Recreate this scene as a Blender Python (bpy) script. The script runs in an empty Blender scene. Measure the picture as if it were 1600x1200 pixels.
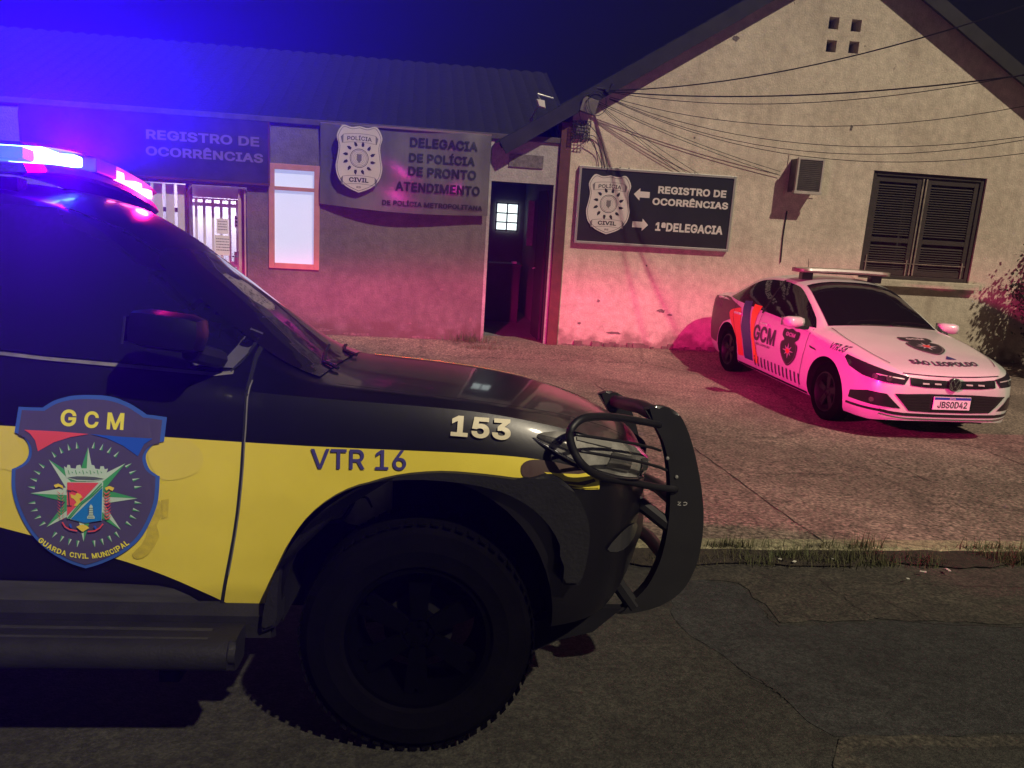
import bpy, bmesh, math, random
import numpy as np
from mathutils import Vector, Matrix
from mathutils.bvhtree import BVHTree
from mathutils.geometry import delaunay_2d_cdt
random.seed(7)
C = bpy.context.scene.collection
SC = bpy.context.scene

# ------------------------------------------------------------------ camera
F_PX, PITCH, ROLL, EYE = 1230.0, 0.212, 0.062, 1.75
_rt = Vector((1, 0, 0)); _fw = Vector((0, math.cos(PITCH), -math.sin(PITCH))); _dn = Vector((0, -math.sin(PITCH), -math.cos(PITCH)))
_ir = _rt * math.cos(ROLL) - _dn * math.sin(ROLL)
_id = _rt * math.sin(ROLL) + _dn * math.cos(ROLL)
cam = bpy.data.objects.new('camera', bpy.data.cameras.new('camera')); C.objects.link(cam)
cam.matrix_world = Matrix(((_ir.x, -_id.x, -_fw.x, 0), (_ir.y, -_id.y, -_fw.y, 0), (_ir.z, -_id.z, -_fw.z, EYE), (0, 0, 0, 1)))
cam.data.sensor_width = 36.0; cam.data.lens = 36.0 * F_PX / 1600.0
cam.data.clip_start = 0.05; cam.data.clip_end = 500
SC.camera = cam

# ------------------------------------------------------------------ night sky, street light, exposure
world = bpy.data.worlds.new('World'); SC.world = world; world.use_nodes = True
_bg = world.node_tree.nodes['Background']
_bg.inputs[0].default_value = (0.55, 0.50, 0.62, 1); _bg.inputs[1].default_value = 0.004
SUN_FROM = Vector((0.60, -0.66, 0.98))
sun = bpy.data.objects.new('street_light', bpy.data.lights.new('street_light', 'SUN')); C.objects.link(sun)
sun.data.energy = 1.7; sun.data.angle = math.radians(1.2); sun.data.color = (1.0, 0.87, 0.64)
sun.rotation_euler = SUN_FROM.to_track_quat('Z', 'Y').to_euler()
SC.view_settings.view_transform = 'Standard'; SC.view_settings.look = 'None'
SC.view_settings.exposure = 0.8; SC.view_settings.gamma = 1.0
try:
    SC.cycles.max_bounces = 5; SC.cycles.diffuse_bounces = 3; SC.cycles.glossy_bounces = 3
    SC.cycles.volume_bounces = 0; SC.cycles.sample_clamp_indirect = 4.0
    SC.cycles.use_denoising = True
except Exception:
    pass

# ------------------------------------------------------------------ frames: street wall, truck, sedan
WALL_D, WALL_YAW = 11.85, 0.13
M_WALL = Matrix.Translation((0, WALL_D, -.061)) @ Matrix.Rotation(WALL_YAW, 4, 'Z') @ Matrix.Scale(1.035, 4)
TRUCK_YAW, TRUCK_ROLL = 0.09, -0.11
M_TRUCK = Matrix.Translation((-0.25, 2.27, 0)) @ Matrix.Rotation(TRUCK_YAW, 4, 'Z') @ Matrix.Rotation(TRUCK_ROLL, 4, 'X') @ Matrix.Translation((0, 0.92, 0))
M_CAR = Matrix.Translation((4.03, 9.83, -0.24)) @ Matrix.Rotation(-1.424, 4, 'Z')

def sight(px, py):
    return _fw * F_PX + _ir * (px - 800) + _id * (py - 600)
def meet(M, px, py, axis, val):
    """where the line of sight of a photo pixel meets the local plane axis=val of frame M (a survey helper)"""
    I = M.inverted(); o = I @ Vector((0, 0, EYE)); d = (I.to_3x3() @ sight(px, py))
    return o + d * ((val - o[axis]) / d[axis])
def wp(px, py, off=0.0):
    p = meet(M_WALL, px, py, 1, off); return (p.x, p.z)
def tp(px, py, off=-0.94):
    p = meet(M_TRUCK, px, py, 1, off); return (p.x, p.z)
def tps(*pts, off=-0.94):
    return [tp(x, y, off) for x, y in pts]

# ------------------------------------------------------------------ materials
_mats = {}
def mat(name, col, rough=0.5, metal=0.0, vary=0.0, scale=8.0, bump=0.0, bscale=None, coat=0.0, spec=0.5, col2=None, emit=None, detail=6.0, stretch=None):
    if name in _mats: return _mats[name]
    m = bpy.data.materials.new(name); m.use_nodes = True; nt = m.node_tree; N = nt.nodes; L = nt.links
    b = N['Principled BSDF']
    b.inputs['Base Color'].default_value = (*col, 1); b.inputs['Roughness'].default_value = rough
    b.inputs['Metallic'].default_value = metal; b.inputs['Specular IOR Level'].default_value = spec
    b.inputs['Coat Weight'].default_value = coat; b.inputs['Coat Roughness'].default_value = 0.06
    tc = N.new('ShaderNodeTexCoord'); src = tc.outputs['Object']
    if stretch:
        mp = N.new('ShaderNodeMapping'); mp.inputs['Scale'].default_value = stretch; L.new(src, mp.inputs['Vector']); src = mp.outputs[0]
    if vary or col2:
        nz = N.new('ShaderNodeTexNoise'); nz.inputs['Scale'].default_value = scale; nz.inputs['Detail'].default_value = detail; nz.inputs['Roughness'].default_value = 0.62
        L.new(src, nz.inputs['Vector'])
        cr = N.new('ShaderNodeValToRGB'); c2 = col2 or tuple(max(0, c * (1 - vary)) for c in col)
        cr.color_ramp.elements[0].position = 0.32; cr.color_ramp.elements[1].position = 0.68
        cr.color_ramp.elements[0].color = (*c2, 1); cr.color_ramp.elements[1].color = (*[min(1, c * (1 + vary * .4)) for c in col], 1)
        L.new(nz.outputs['Fac'], cr.inputs['Fac']); L.new(cr.outputs[0], b.inputs['Base Color'])
    if bump:
        nb = N.new('ShaderNodeTexNoise'); nb.inputs['Scale'].default_value = bscale or scale * 5; nb.inputs['Detail'].default_value = 8
        L.new(src, nb.inputs['Vector'])
        bp = N.new('ShaderNodeBump'); bp.inputs['Strength'].default_value = bump; bp.inputs['Distance'].default_value = 0.02
        L.new(nb.outputs['Fac'], bp.inputs['Height']); L.new(bp.outputs[0], b.inputs['Normal'])
    if emit:
        b.inputs['Emission Color'].default_value = (*emit[0], 1); b.inputs['Emission Strength'].default_value = emit[1]
    _mats[name] = m
    return m
def flat(name, col, rough=0.45):
    return mat(name, col, rough, vary=0.12, scale=30)

# ------------------------------------------------------------------ mesh helpers
class MB:
    def __init__(s): s.bm = bmesh.new()
    def quadgrid(s, rows, close=False):
        vs = [[s.bm.verts.new(p) for p in r] for r in rows]
        for a, b in zip(vs, vs[1:]):
            n = len(a)
            for i in range(n if close else n - 1):
                j = (i + 1) % n
                try: s.bm.faces.new((a[i], a[j], b[j], b[i]))
                except ValueError: pass
        return vs
    def box(s, lo, hi, M=None, bev=0.0):
        lo, hi = Vector(lo), Vector(hi)
        r = bmesh.ops.create_cube(s.bm, size=1.0)
        vs = r['verts']
        for v in vs: v.co = Vector(((lo[i] + hi[i]) / 2 + v.co[i] * (hi[i] - lo[i]) for i in range(3)))
        if bev:
            es = list({e for v in vs for e in v.link_edges})
            r = bmesh.ops.bevel(s.bm, geom=es, offset=bev, segments=2, affect='EDGES', profile=0.6)
            vs = list({v for f in r['faces'] for v in f.verts} | {v for v in vs if v.is_valid})
        if M is not None:
            for v in vs: v.co = M @ v.co
        return s
    def tube(s, pts, r, n=8, closed=False):
        pts = [Vector(p) for p in pts]; k = len(pts); rows = []
        up = Vector((0.13, 0.21, 0.97)).normalized()
        for i, p in enumerate(pts):
            a = pts[(i - 1) % k] if closed or i else p; b = pts[(i + 1) % k] if closed or i < k - 1 else p
            t = (b - a).normalized(); x = t.cross(up)
            if x.length < 1e-4: x = t.cross(Vector((1, 0, 0)))
            x.normalize(); y = x.cross(t); rr = r[i] if isinstance(r, (list, tuple)) else r
            rows.append([p + (x * math.cos(q) + y * math.sin(q)) * rr for q in [2 * math.pi * j / n for j in range(n)]])
        if closed: rows.append(rows[0])
        vs = s.quadgrid(rows, True)
        if closed: bmesh.ops.remove_doubles(s.bm, verts=s.bm.verts, dist=1e-6)
        else:
            for e in (vs[0][::-1], vs[-1]):
                try: s.bm.faces.new(e)
                except ValueError: pass
        return s
    def prism(s, poly, lo, hi, axis=1, bev=0.0):
        """2D outline extruded along axis; the outline's two coordinates fill the other axes in order"""
        def P(p, h):
            q = [p[0], p[1]]; q.insert(axis, h); return Vector(q)
        a = [s.bm.verts.new(P(p, lo)) for p in poly]; b = [s.bm.verts.new(P(p, hi)) for p in poly]
        n = len(poly); fs = []
        for i in range(n): fs.append(s.bm.faces.new((a[i], a[(i + 1) % n], b[(i + 1) % n], b[i])))
        fs.append(s.bm.faces.new(a[::-1])); fs.append(s.bm.faces.new(b))
        if bev:
            bmesh.ops.bevel(s.bm, geom=list(fs[-1].edges) + list(fs[-2].edges), offset=bev, segments=2, affect='EDGES')
        return s
    def lathe(s, prof, n=32, M=None):
        """profile of (radius, y) turned round the y axis"""
        rows = [[Vector((r * math.cos(2 * math.pi * j / n), y, r * math.sin(2 * math.pi * j / n))) for j in range(n)] for r, y in prof]
        if M is not None: rows = [[M @ p for p in r] for r in rows]
        s.quadgrid(rows, True); return s
    def face(s, pts):
        s.bm.faces.new([s.bm.verts.new(p) for p in pts]); return s
def obj(name, mb, m=None, parent=None, smooth=False, world_M=None):
    bm = mb.bm if isinstance(mb, MB) else mb
    bmesh.ops.recalc_face_normals(bm, faces=bm.faces)
    me = bpy.data.meshes.new(name); bm.to_mesh(me); bm.free()
    for q in (m if isinstance(m, (list, tuple)) else [m]):
        if q: me.materials.append(q)
    if smooth:
        me.polygons.foreach_set('use_smooth', [True] * len(me.polygons))
        if smooth != 'all': me.set_sharp_from_angle(angle=math.radians(smooth if isinstance(smooth, (int, float)) and smooth > 1 else 38))
    o = bpy.data.objects.new(name, me); C.objects.link(o)
    if parent: o.parent = parent
    if world_M is not None: o.matrix_world = world_M
    return o
def thing(name, label, cat, M=None, group=None):
    o = bpy.data.objects.new(name, None); C.objects.link(o); o.empty_display_size = 0.2
    if M is not None: o.matrix_world = M
    o['label'] = label; o['category'] = cat
    if group: o['group'] = group
    return o
def tag(o, label, cat, group=None):
    o['label'] = label; o['category'] = cat
    if group: o['group'] = group
    return o
def pchip(xs, ys):
    xs = np.array(xs, float); ys = np.array(ys, float); i = np.argsort(xs); xs, ys = xs[i], ys[i]
    h = np.diff(xs); d = np.diff(ys) / h; m = np.zeros_like(xs); m[0], m[-1] = d[0], d[-1]
    for k in range(1, len(xs) - 1):
        if d[k - 1] * d[k] > 0:
            w1, w2 = 2 * h[k] + h[k - 1], h[k] + 2 * h[k - 1]; m[k] = (w1 + w2) / (w1 / d[k - 1] + w2 / d[k])
    def f(x):
        x = min(max(x, xs[0]), xs[-1]); k = min(max(int(np.searchsorted(xs, x)) - 1, 0), len(h) - 1)
        t = (x - xs[k]) / h[k]; a, b = ys[k], ys[k + 1]
        return float((2*t**3-3*t**2+1)*a + (t**3-2*t**2+t)*h[k]*m[k] + (-2*t**3+3*t**2)*b + (t**3-t**2)*h[k]*m[k+1])
    return f
def table(s):
    """'x:y x:y ...' -> smooth function"""
    q = [tuple(map(float, p.split(':'))) for p in s.split()]
    return pchip([a for a, _ in q], [b for _, b in q])
def spline(pts, n=6, closed=False):
    P = [Vector(p) for p in pts]; k = len(P); out = []
    for i in range(k if closed else k - 1):
        p0 = P[(i - 1) % k] if closed or i else P[0]; p1 = P[i]; p2 = P[(i + 1) % k]; p3 = P[(i + 2) % k] if closed or i + 2 < k else P[-1]
        for j in range(n):
            t = j / n
            out.append(0.5 * ((2 * p1) + (p2 - p0) * t + (2 * p0 - 5 * p1 + 4 * p2 - p3) * t * t + (3 * p1 - p0 - 3 * p2 + p3) * t ** 3))
    if not closed: out.append(P[-1])
    return out
def curve2(pts, n=6, closed=False):
    return [(p.x, p.y) for p in spline([(a, b, 0) for a, b in pts], n, closed)]

# ------------------------------------------------------------------ flat artwork (signs) and conforming livery
def fill(loops, size=1.0):
    """flat faces inside closed outlines (nonzero winding: holes run the other way round)"""
    vs, es = [], []
    for P in loops:
        k = len(vs); n = len(P); vs += [Vector((p[0], p[1])) for p in P]; es += [(k + i, k + (i + 1) % n) for i in range(n)]
    V, E, Fc = delaunay_2d_cdt(vs, es, [], 0, 1e-7)[:3]
    box = [(min(p[0] for p in P), max(p[0] for p in P), min(p[1] for p in P), max(p[1] for p in P)) for P in loops]
    bm = bmesh.new(); bv = {}
    for f in Fc:
        cx = sum(V[i].x for i in f) / len(f); cy = sum(V[i].y for i in f) / len(f); wn = 0
        for P, (x0, x1, y0, y1) in zip(loops, box):
            if not (x0 <= cx <= x1 and y0 <= cy <= y1): continue
            for i in range(len(P)):
                ax, ay = P[i - 1][0], P[i - 1][1]; bx, by_ = P[i][0], P[i][1]
                side_ = (bx - ax) * (cy - ay) - (cx - ax) * (by_ - ay)
                if ay <= cy < by_ and side_ > 0: wn += 1
                elif by_ <= cy < ay and side_ < 0: wn -= 1
        if wn:
            q = []
            for i in f:
                if i not in bv: bv[i] = bm.verts.new((V[i].x * size, V[i].y * size, 0))
                q.append(bv[i])
            bm.faces.new(q)
    return bm
def poly_bm(poly):
    return fill([[(p[0], p[1]) for p in poly]])
try:        # the sans-serif lettering that ships with Blender
    SANS = bpy.data.fonts.load(bpy.utils.system_resource('DATAFILES') + '/fonts/Inter.woff2')
except Exception:
    SANS = None
def text_bm(body, size, bold=0.0, shear=0.0):
    """lettering filled and emboldened from the bare outlines of the typeface"""
    cu = bpy.data.curves.new('t', 'FONT'); cu.body = body; cu.font = SANS or cu.font; cu.size = 1; cu.shear = shear; cu.fill_mode = 'NONE'; cu.resolution_u = 4; cu.space_character = 1 + bold * 1.2
    o = bpy.data.objects.new('t', cu); C.objects.link(o)
    me = bpy.data.meshes.new_from_object(o.evaluated_get(bpy.context.evaluated_depsgraph_get()))
    adj = {}
    for e in me.edges: i, j = e.vertices; adj.setdefault(i, []).append(j); adj.setdefault(j, []).append(i)
    co = [v.co.to_2d() for v in me.vertices]; seen = set(); loops = []
    for i in range(len(co)):
        if i in seen or i not in adj: continue
        lp = [i]; seen.add(i); cur = i
        while True:
            nx = [j for j in adj[cur] if j not in seen]
            if not nx: break
            cur = nx[0]; seen.add(cur); lp.append(cur)
        P = []
        for k in lp:
            if not P or (co[k] - P[-1]).length > 2e-4: P.append(co[k])
        if len(P) > 2 and (P[0] - P[-1]).length < 2e-4: P.pop()
        if len(P) > 2: loops.append(P)
    bpy.data.objects.remove(o); bpy.data.meshes.remove(me); bpy.data.curves.remove(cu)
    area = lambda P: sum(p.x * q.y - q.x * p.y for p, q in zip(P, P[1:] + P[:1])) / 2
    main = max(loops, key=lambda P: abs(area(P))); sg = 1 if area(main) > 0 else -1
    outer = [P for P in loops if area(P) * sg > 0]; holes = [P for P in loops if area(P) * sg <= 0]
    def swell(P):
        out = []; n = len(P)
        for k in range(n):
            t1 = (P[k] - P[k - 1]).normalized(); t2 = (P[(k + 1) % n] - P[k]).normalized()
            n1 = Vector((t1.y, -t1.x)) * sg; n2 = Vector((t2.y, -t2.x)) * sg; m = n1 + n2
            if m.length < 1e-3: m = n1
            m.normalize(); d = max(.55, m.dot(n1)); out.append(P[k] + m * bold / d)
        return out
    out = [swell(P) for P in outer] + [q for q, h in ((swell(h), h) for h in holes) if area(q) * area(h) > 0]
    return fill([[(p.x, p.y) for p in P] for P in out], size)
def fit_bm(bm, cx, cy, w=None, h=None, rot=0.0, warp=None):
    xs = [v.co.x for v in bm.verts]; ys = [v.co.y for v in bm.verts]
    x0, x1, y0, y1 = min(xs), max(xs), min(ys), max(ys)
    sx = w / (x1 - x0) if w else None; sy = h / (y1 - y0) if h else None
    sx = sx or sy; sy = sy or sx; c, s = math.cos(rot), math.sin(rot)
    for v in bm.verts:
        x = (v.co.x - (x0 + x1) / 2) * sx; y = (v.co.y - (y0 + y1) / 2) * sy
        v.co = Vector((cx + c * x - s * y, cy + s * x + c * y, 0))
    if warp:
        for v in bm.verts: v.co = Vector((*warp(v.co.x, v.co.y), 0))
    return bm
def merge(*bms):
    out = bmesh.new()
    for b in bms:
        me = bpy.data.meshes.new('m'); b.to_mesh(me); b.free(); out.from_mesh(me); bpy.data.meshes.remove(me)
    return out
def refine(bm, L):
    bmesh.ops.triangulate(bm, faces=bm.faces)
    for _ in range(7):
        es = [e for e in bm.edges if e.calc_length() > L]
        if not es: break
        bmesh.ops.subdivide_edges(bm, edges=es, cuts=1); bmesh.ops.triangulate(bm, faces=[f for f in bm.faces if len(f.verts) > 3])
    return bm
def on_plate(bm, y, M2=None):
    """artwork drawn in (x, z) put on a wall-parallel plane at depth y"""
    for v in bm.verts: v.co = Vector((v.co.x, y, v.co.y))
    return bm
class Skin:
    """lays artwork on a body along a given direction"""
    def __init__(s, o):
        s.bvh = BVHTree.FromPolygons([v.co.copy() for v in o.data.vertices], [tuple(p.vertices) for p in o.data.polygons])
    def lay(s, bm, origin, u, v, d, off=0.003, L=0.05, far=6.0):
        origin, u, v, d = Vector(origin), Vector(u).normalized(), Vector(v).normalized(), Vector(d).normalized()
        refine(bm, L); dead = []
        for q in bm.verts:
            p = origin + u * q.co.x + v * q.co.y - d * 3
            h = s.bvh.ray_cast(p, d, far)
            if h[0] is None: dead.append(q)
            else:
                n = h[1] if h[1].dot(d) < 0 else -h[1]
                q.co = h[0] - d * off * 0.6 + n * off * 0.6
        if dead: bmesh.ops.delete(bm, geom=dead, context='VERTS')
        return bm
def band(path, w):
    """polyline in 2D thickened to a strip"""
    P = [Vector((*p, 0)) for p in path]; L_, R_ = [], []
    for i, p in enumerate(P):
        t = (P[min(i + 1, len(P) - 1)] - P[max(i - 1, 0)]).normalized(); n = Vector((-t.y, t.x, 0)) * (w / 2)
        L_.append(p + n); R_.append(p - n)
    bm = bmesh.new(); a = [bm.verts.new(p) for p in L_]; b = [bm.verts.new(p) for p in R_]
    for i in range(len(P) - 1): bm.faces.new((a[i], a[i + 1], b[i + 1], b[i]))
    return bm
def ring(cx, cy, r, w, n=36):
    bm = bmesh.new(); a = []; b = []
    for i in range(n):
        q = 2 * math.pi * i / n; a.append(bm.verts.new((cx + math.cos(q) * r, cy + math.sin(q) * r, 0))); b.append(bm.verts.new((cx + math.cos(q) * (r - w), cy + math.sin(q) * (r - w), 0)))
    for i in range(n): bm.faces.new((a[i], a[(i + 1) % n], b[(i + 1) % n], b[i]))
    return bm
def disc(cx, cy, r, n=28, sy=1.0):
    return [(cx + math.cos(2 * math.pi * i / n) * r, cy + math.sin(2 * math.pi * i / n) * r * sy) for i in range(n)]
def cut(o, cutters):
    """boolean difference, done once; cutters' faces keep the second material slot"""
    for c in cutters:
        md = o.modifiers.new('cut', 'BOOLEAN'); md.operation = 'DIFFERENCE'; md.object = c; md.solver = 'EXACT'
    bpy.context.view_layer.update()
    me = bpy.data.meshes.new_from_object(o.evaluated_get(bpy.context.evaluated_depsgraph_get()))
    old = o.data; o.modifiers.clear(); o.data = me
    for c in cutters: bpy.data.objects.remove(c)
    me.set_sharp_from_angle(angle=math.radians(40))
    return o
def loft(name, xs, T, m, parent):
    """vehicle shell from tables of half widths and heights along x"""
    K1 = (0, .2, .4, .6, .78, .9, .97); K2 = (0, .12, .3, .5, .7, .88); rows = []
    for x in xs:
        w, ws, wt = T['w'](x), T['ws'](x), T['wt'](x); zt, ze, zs, zm, zb = T['zt'](x), T['ze'](x), T['zs'](x), T['zm'](x), T['zb'](x)
        ze = max(ze, zs + 0.004); half = []
        for k in K1: half.append((wt * k, zt - (zt - ze) * k ** 2.6))
        bul = 0.018 * min(1, (ze - zs) / .3)
        for k in K2: half.append((wt + (ws - wt) * k + bul * math.sin(math.pi * k), ze + (zs - ze) * k))
        half.append((ws, zs)); half.append((ws + (w - ws) * .45, zs - (zs - zm) * .16)); half.append((ws + (w - ws) * .85, zs - (zs - zm) * .5))
        half.append((w, zm)); 
        wb = w - T['tuck'](x); h = zm - zb
        half.append((w - (w - wb) * .10, zm - h * .4)); half.append((w - (w - wb) * .30, zm - h * .7)); half.append((w - (w - wb) * .62, zm - h * .9)); half.append((wb, zb))
        half.append((wb * .75, zb)); half.append((wb * .3, zb))
        rows.append([Vector((x, -y, z)) for y, z in half] + [Vector((x, y, z)) for y, z in half[:0:-1]])
    mb = MB(); vs = mb.quadgrid(rows, True)
    for e in (vs[0], vs[-1]):
        c = sum((v.co for v in e), Vector()) / len(e); cv = mb.bm.verts.new(c)
        for i in range(len(e)): mb.bm.faces.new((e[i], e[(i + 1) % len(e)], cv))
    return obj(name, mb, m, parent, smooth=42)

# ================================================================== SETTING: ground, road, kerb, driveway
def asphalt(name, ca, cb, speck=0.5, crack=0.8, crack_scale=0.75, rough=0.75, grain=95):
    m = bpy.data.materials.new(name); m.use_nodes = True; nt = m.node_tree; N = nt.nodes; L = nt.links; b = N['Principled BSDF']
    tc = N.new('ShaderNodeTexCoord'); P = tc.outputs['Object']
    def noise(sc, det=6, dist=0.0):
        n = N.new('ShaderNodeTexNoise'); n.inputs['Scale'].default_value = sc; n.inputs['Detail'].default_value = det; n.inputs['Distortion'].default_value = dist
        L.new(P, n.inputs['Vector']); return n
    def ramp(src, p0, c0, p1, c1):
        r = N.new('ShaderNodeValToRGB'); r.color_ramp.elements[0].position = p0; r.color_ramp.elements[1].position = p1
        r.color_ramp.elements[0].color = (*c0, 1); r.color_ramp.elements[1].color = (*c1, 1); L.new(src, r.inputs[0]); return r.outputs[0]
    def mul(a, c):
        x = N.new('ShaderNodeMix'); x.data_type = 'RGBA'; x.blend_type = 'MULTIPLY'; x.inputs[0].default_value = 1; L.new(a, x.inputs[6]); L.new(c, x.inputs[7]); return x.outputs[2]
    base = ramp(noise(0.55, 5, 0.6).outputs['Fac'], 0.42, ca, 0.60, cb)
    g = lambda v: (v, v, v)
    n2 = noise(grain, 3); base = mul(base, ramp(n2.outputs['Fac'], 0.34, g(1 - speck), 0.68, g(1 + speck * 1.1)))
    base = mul(base, ramp(noise(7, 8, 0.4).outputs['Fac'], 0.3, g(0.72), 0.7, g(1.18)))
    vo = N.new('ShaderNodeTexVoronoi'); vo.feature = 'DISTANCE_TO_EDGE'; vo.inputs['Scale'].default_value = crack_scale
    mx = N.new('ShaderNodeMix'); mx.data_type = 'RGBA'; mx.inputs[0].default_value = 0.22; L.new(P, mx.inputs[6]); L.new(noise(2.6, 6).outputs['Color'], mx.inputs[7]); L.new(mx.outputs[2], vo.inputs['Vector'])
    cr = ramp(vo.outputs['Distance'], 0.003, g(1 - crack), 0.012, g(1))
    base = mul(base, cr); L.new(base, b.inputs['Base Color'])
    b.inputs['Roughness'].default_value = rough
    base2 = mul(base, ramp(noise(33, 2).outputs['Fac'], 0.36, g(0.70), 0.62, g(1.28))); L.new(base2, b.inputs['Base Color'])
    n3 = noise(120, 4); bp = N.new('ShaderNodeBump'); bp.inputs['Strength'].default_value = 0.55; bp.inputs['Distance'].default_value = 0.008
    L.new(n3.outputs['Fac'], bp.inputs['Height']); L.new(bp.outputs[0], b.inputs['Normal'])
    return m
M_ASPH = asphalt('worn_asphalt', (0.0255, 0.0250, 0.0200), (0.0355, 0.0345, 0.0275), 0.42, 0.2, 0.6)
M_PATCH = asphalt('patch_asphalt', (0.0240, 0.0250, 0.0235), (0.0335, 0.0345, 0.0325), 0.45, 0.15, 0.5, 0.8)
M_OLD = asphalt('old_asphalt', (0.036, 0.032, 0.024), (0.052, 0.046, 0.034), 0.6, 0.3, 1.1, 0.8, 70)
M_CONC = asphalt('driveway_concrete', (0.165, 0.120, 0.095), (0.24, 0.178, 0.142), 0.62, 0.3, 0.33, 0.85, 42)
M_KERB = asphalt('kerb_concrete', (0.20, 0.18, 0.11), (0.29, 0.26, 0.16), 0.4, 0.5, 1.2, 0.9)
M_SOIL = mat('soil', (0.05, 0.042, 0.03), 0.95, vary=0.5, scale=20, bump=0.6)
M_K = Matrix.Translation((0, 4.31, 0)) @ Matrix.Rotation(0.132, 4, 'Z')
IK = M_K.inverted()
def struct(name, mb, m, M=None):
    o = obj(name, mb, m, None, world_M=M); o['kind'] = 'structure'; return o
g = MB(); g.face([(-42, -42, -0.6), (42, -42, -0.6), (42, 42, -0.6), (-42, 42, -0.6)]); struct('ground', g, M_SOIL)
def road_z(y): return 0.0 if y < -2.05 else -0.215 * (y + 2.05) / 2.05
_dz = table('0:-.150 .13:-.152 1:-.18 2.5:-.22 3.5:-.238 4:-.24 6.3:-.24 6.9:-.20 7.6:-.145')
def drive_z(y): return _dz(y)
g = MB(); ys = [-30, -12, -6, -4, -3, -2.3, -2.05, -1.4, -0.9, -0.4, 0.0]
g.quadgrid([[(x, y, road_z(y)) for x in range(-36, 37, 4)] for y in ys]); struct('road', g, M_ASPH, M_K)
g = MB(); g.quadgrid([[(x, y, drive_z(y)) for x in range(-30, 31, 2)] for y in [0.13, .5, 1, 1.5, 2, 2.5, 3, 3.5, 4, 5, 6, 6.3, 6.6, 6.9, 7.2, 7.6, 8.0]]); struct('driveway', g, M_CONC, M_K)
g = MB(); rk = random.Random(3); rows = []
for i in range(-60, 61):
    x = i * 0.5; j = rk.uniform(-.008, .008); k = rk.uniform(-.008, .008)
    rows.append([(x, -0.005 + j, -0.40), (x, 0.0 + j, -0.172 + k), (x, 0.02 + j, -0.152 + k), (x, 0.07, -0.148), (x, 0.135, -0.149), (x, 0.14, -0.4)])
g.quadgrid(rows); struct('kerb', g, M_KERB, M_K)
def road_px(px, py, lift=0.004):
    z = 0.0
    for _ in range(6):
        p = meet(Matrix.Identity(4), px, py, 2, z); q = IK @ p; z = road_z(q.y) if q.y < 0 else drive_z(q.y)
    return q.x, q.y, z + lift
def jitter(poly, step, amp, rnd):
    out = []
    for a, b in zip(poly, poly[1:] + poly[:1]):
        a, b = Vector(a), Vector(b); n = max(1, int((b - a).length / step))
        for i in range(n): out.append(a.lerp(b, i / n) + Vector((rnd.uniform(-amp, amp), rnd.uniform(-amp, amp))))
    return out
def sheet(name, poly, m, lift, rnd=random.Random(5), step=0.09, amp=0.02):
    bm = poly_bm([(p.x, p.y) for p in jitter(poly, step, amp, rnd)]); refine(bm, 0.5)
    for v in bm.verts: v.co.z = (road_z(v.co.y) if v.co.y < 0 else drive_z(v.co.y)) + lift
    return struct(name, bm, m, M_K)
P = lambda x, y: road_px(x, y)[:2]
sheet('asphalt_patch', [P(1040, 905), P(1092, 905), P(1150, 915), P(1190, 950), P(1213, 977), P(1400, 972), P(1600, 980), (7, -.5), (7, -1.5), P(1600, 1145), P(1300, 1152), P(1235, 1100), P(1150, 1040), P(1060, 980)], M_PATCH, 0.002)
sheet('gutter_asphalt', [P(1050, 905), (P(1095, 890)[0], -.03), (7, -0.03), (7, -.49), P(1600, 976), P(1400, 968), P(1216, 972), P(1193, 946), P(1153, 911)], M_OLD, 0.0035)
sheet('near_asphalt', [P(1305, 1155), P(1450, 1152), P(1600, 1149), (7, -1.55), (7, -3.2), P(1330, 1290), P(1312, 1200)], M_OLD, 0.005)
# saw-cut joints and cracks of the driveway
jm = mat('joint_dirt', (0.035, 0.028, 0.022), 0.95, vary=0.4, scale=40)
rj = random.Random(9)
def crack(a, b, w, wob, n=24):
    a, b = Vector(a), Vector(b); t = (b - a).normalized(); nrm = Vector((-t.y, t.x)); o = 0; L_ = []; R_ = []
    for i in range(n + 1):
        o = o * 0.75 + rj.uniform(-wob, wob); p = a.lerp(b, i / n) + nrm * o; ww = w * rj.uniform(.4, 1.2)
        L_.append((p.x + nrm.x * ww, p.y + nrm.y * ww)); R_.append((p.x - nrm.x * ww, p.y - nrm.y * ww))
    f = lambda p: (p[0], p[1], (road_z(p[1]) if p[1] < 0 else drive_z(p[1])) + 0.004)
    return [f(p) for p in L_], [f(p) for p in R_]
g = MB()
for a, b, w, wob in [(P(1085, 700), P(1290, 850), .006, .010), (P(930, 600), P(1085, 700), .006, .008), (P(1085, 705), P(1000, 650), .006, .01), (P(1160, 740), P(1330, 742), .004, .02), (P(1010, 605), P(900, 585), .006, .01), (P(1330, 700), P(1460, 755), .004, .02),
                     ((5.2, .15), (4.6, 7), .006, .006), (P(880, 600), P(1240, 640), .004, .01), ((-1.5, .15), (-1.6, 7), .006, .006)]:
    g.quadgrid(crack(a, b, w, wob))
struct('driveway_joints', g, jm, M_K)
g = MB()
for a, b in [((1280, 905), (1330, 944)), ((1330, 944), (1365, 966)), ((1365, 966), (1460, 976)), ((1360, 930), (1450, 972)), ((1315, 912), (1600, 918)), ((1150, 1042), (1200, 1072)), ((1200, 1072), (1240, 1100)), ((1460, 976), (1600, 982)), ((1190, 950), (1215, 980))]:
    q = crack(P(*a), P(*b), .0028, .008); g.quadgrid([[(x, y, z + .0025) for x, y, z in r] for r in q])
struct('road_cracks', g, jm, M_K)

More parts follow.
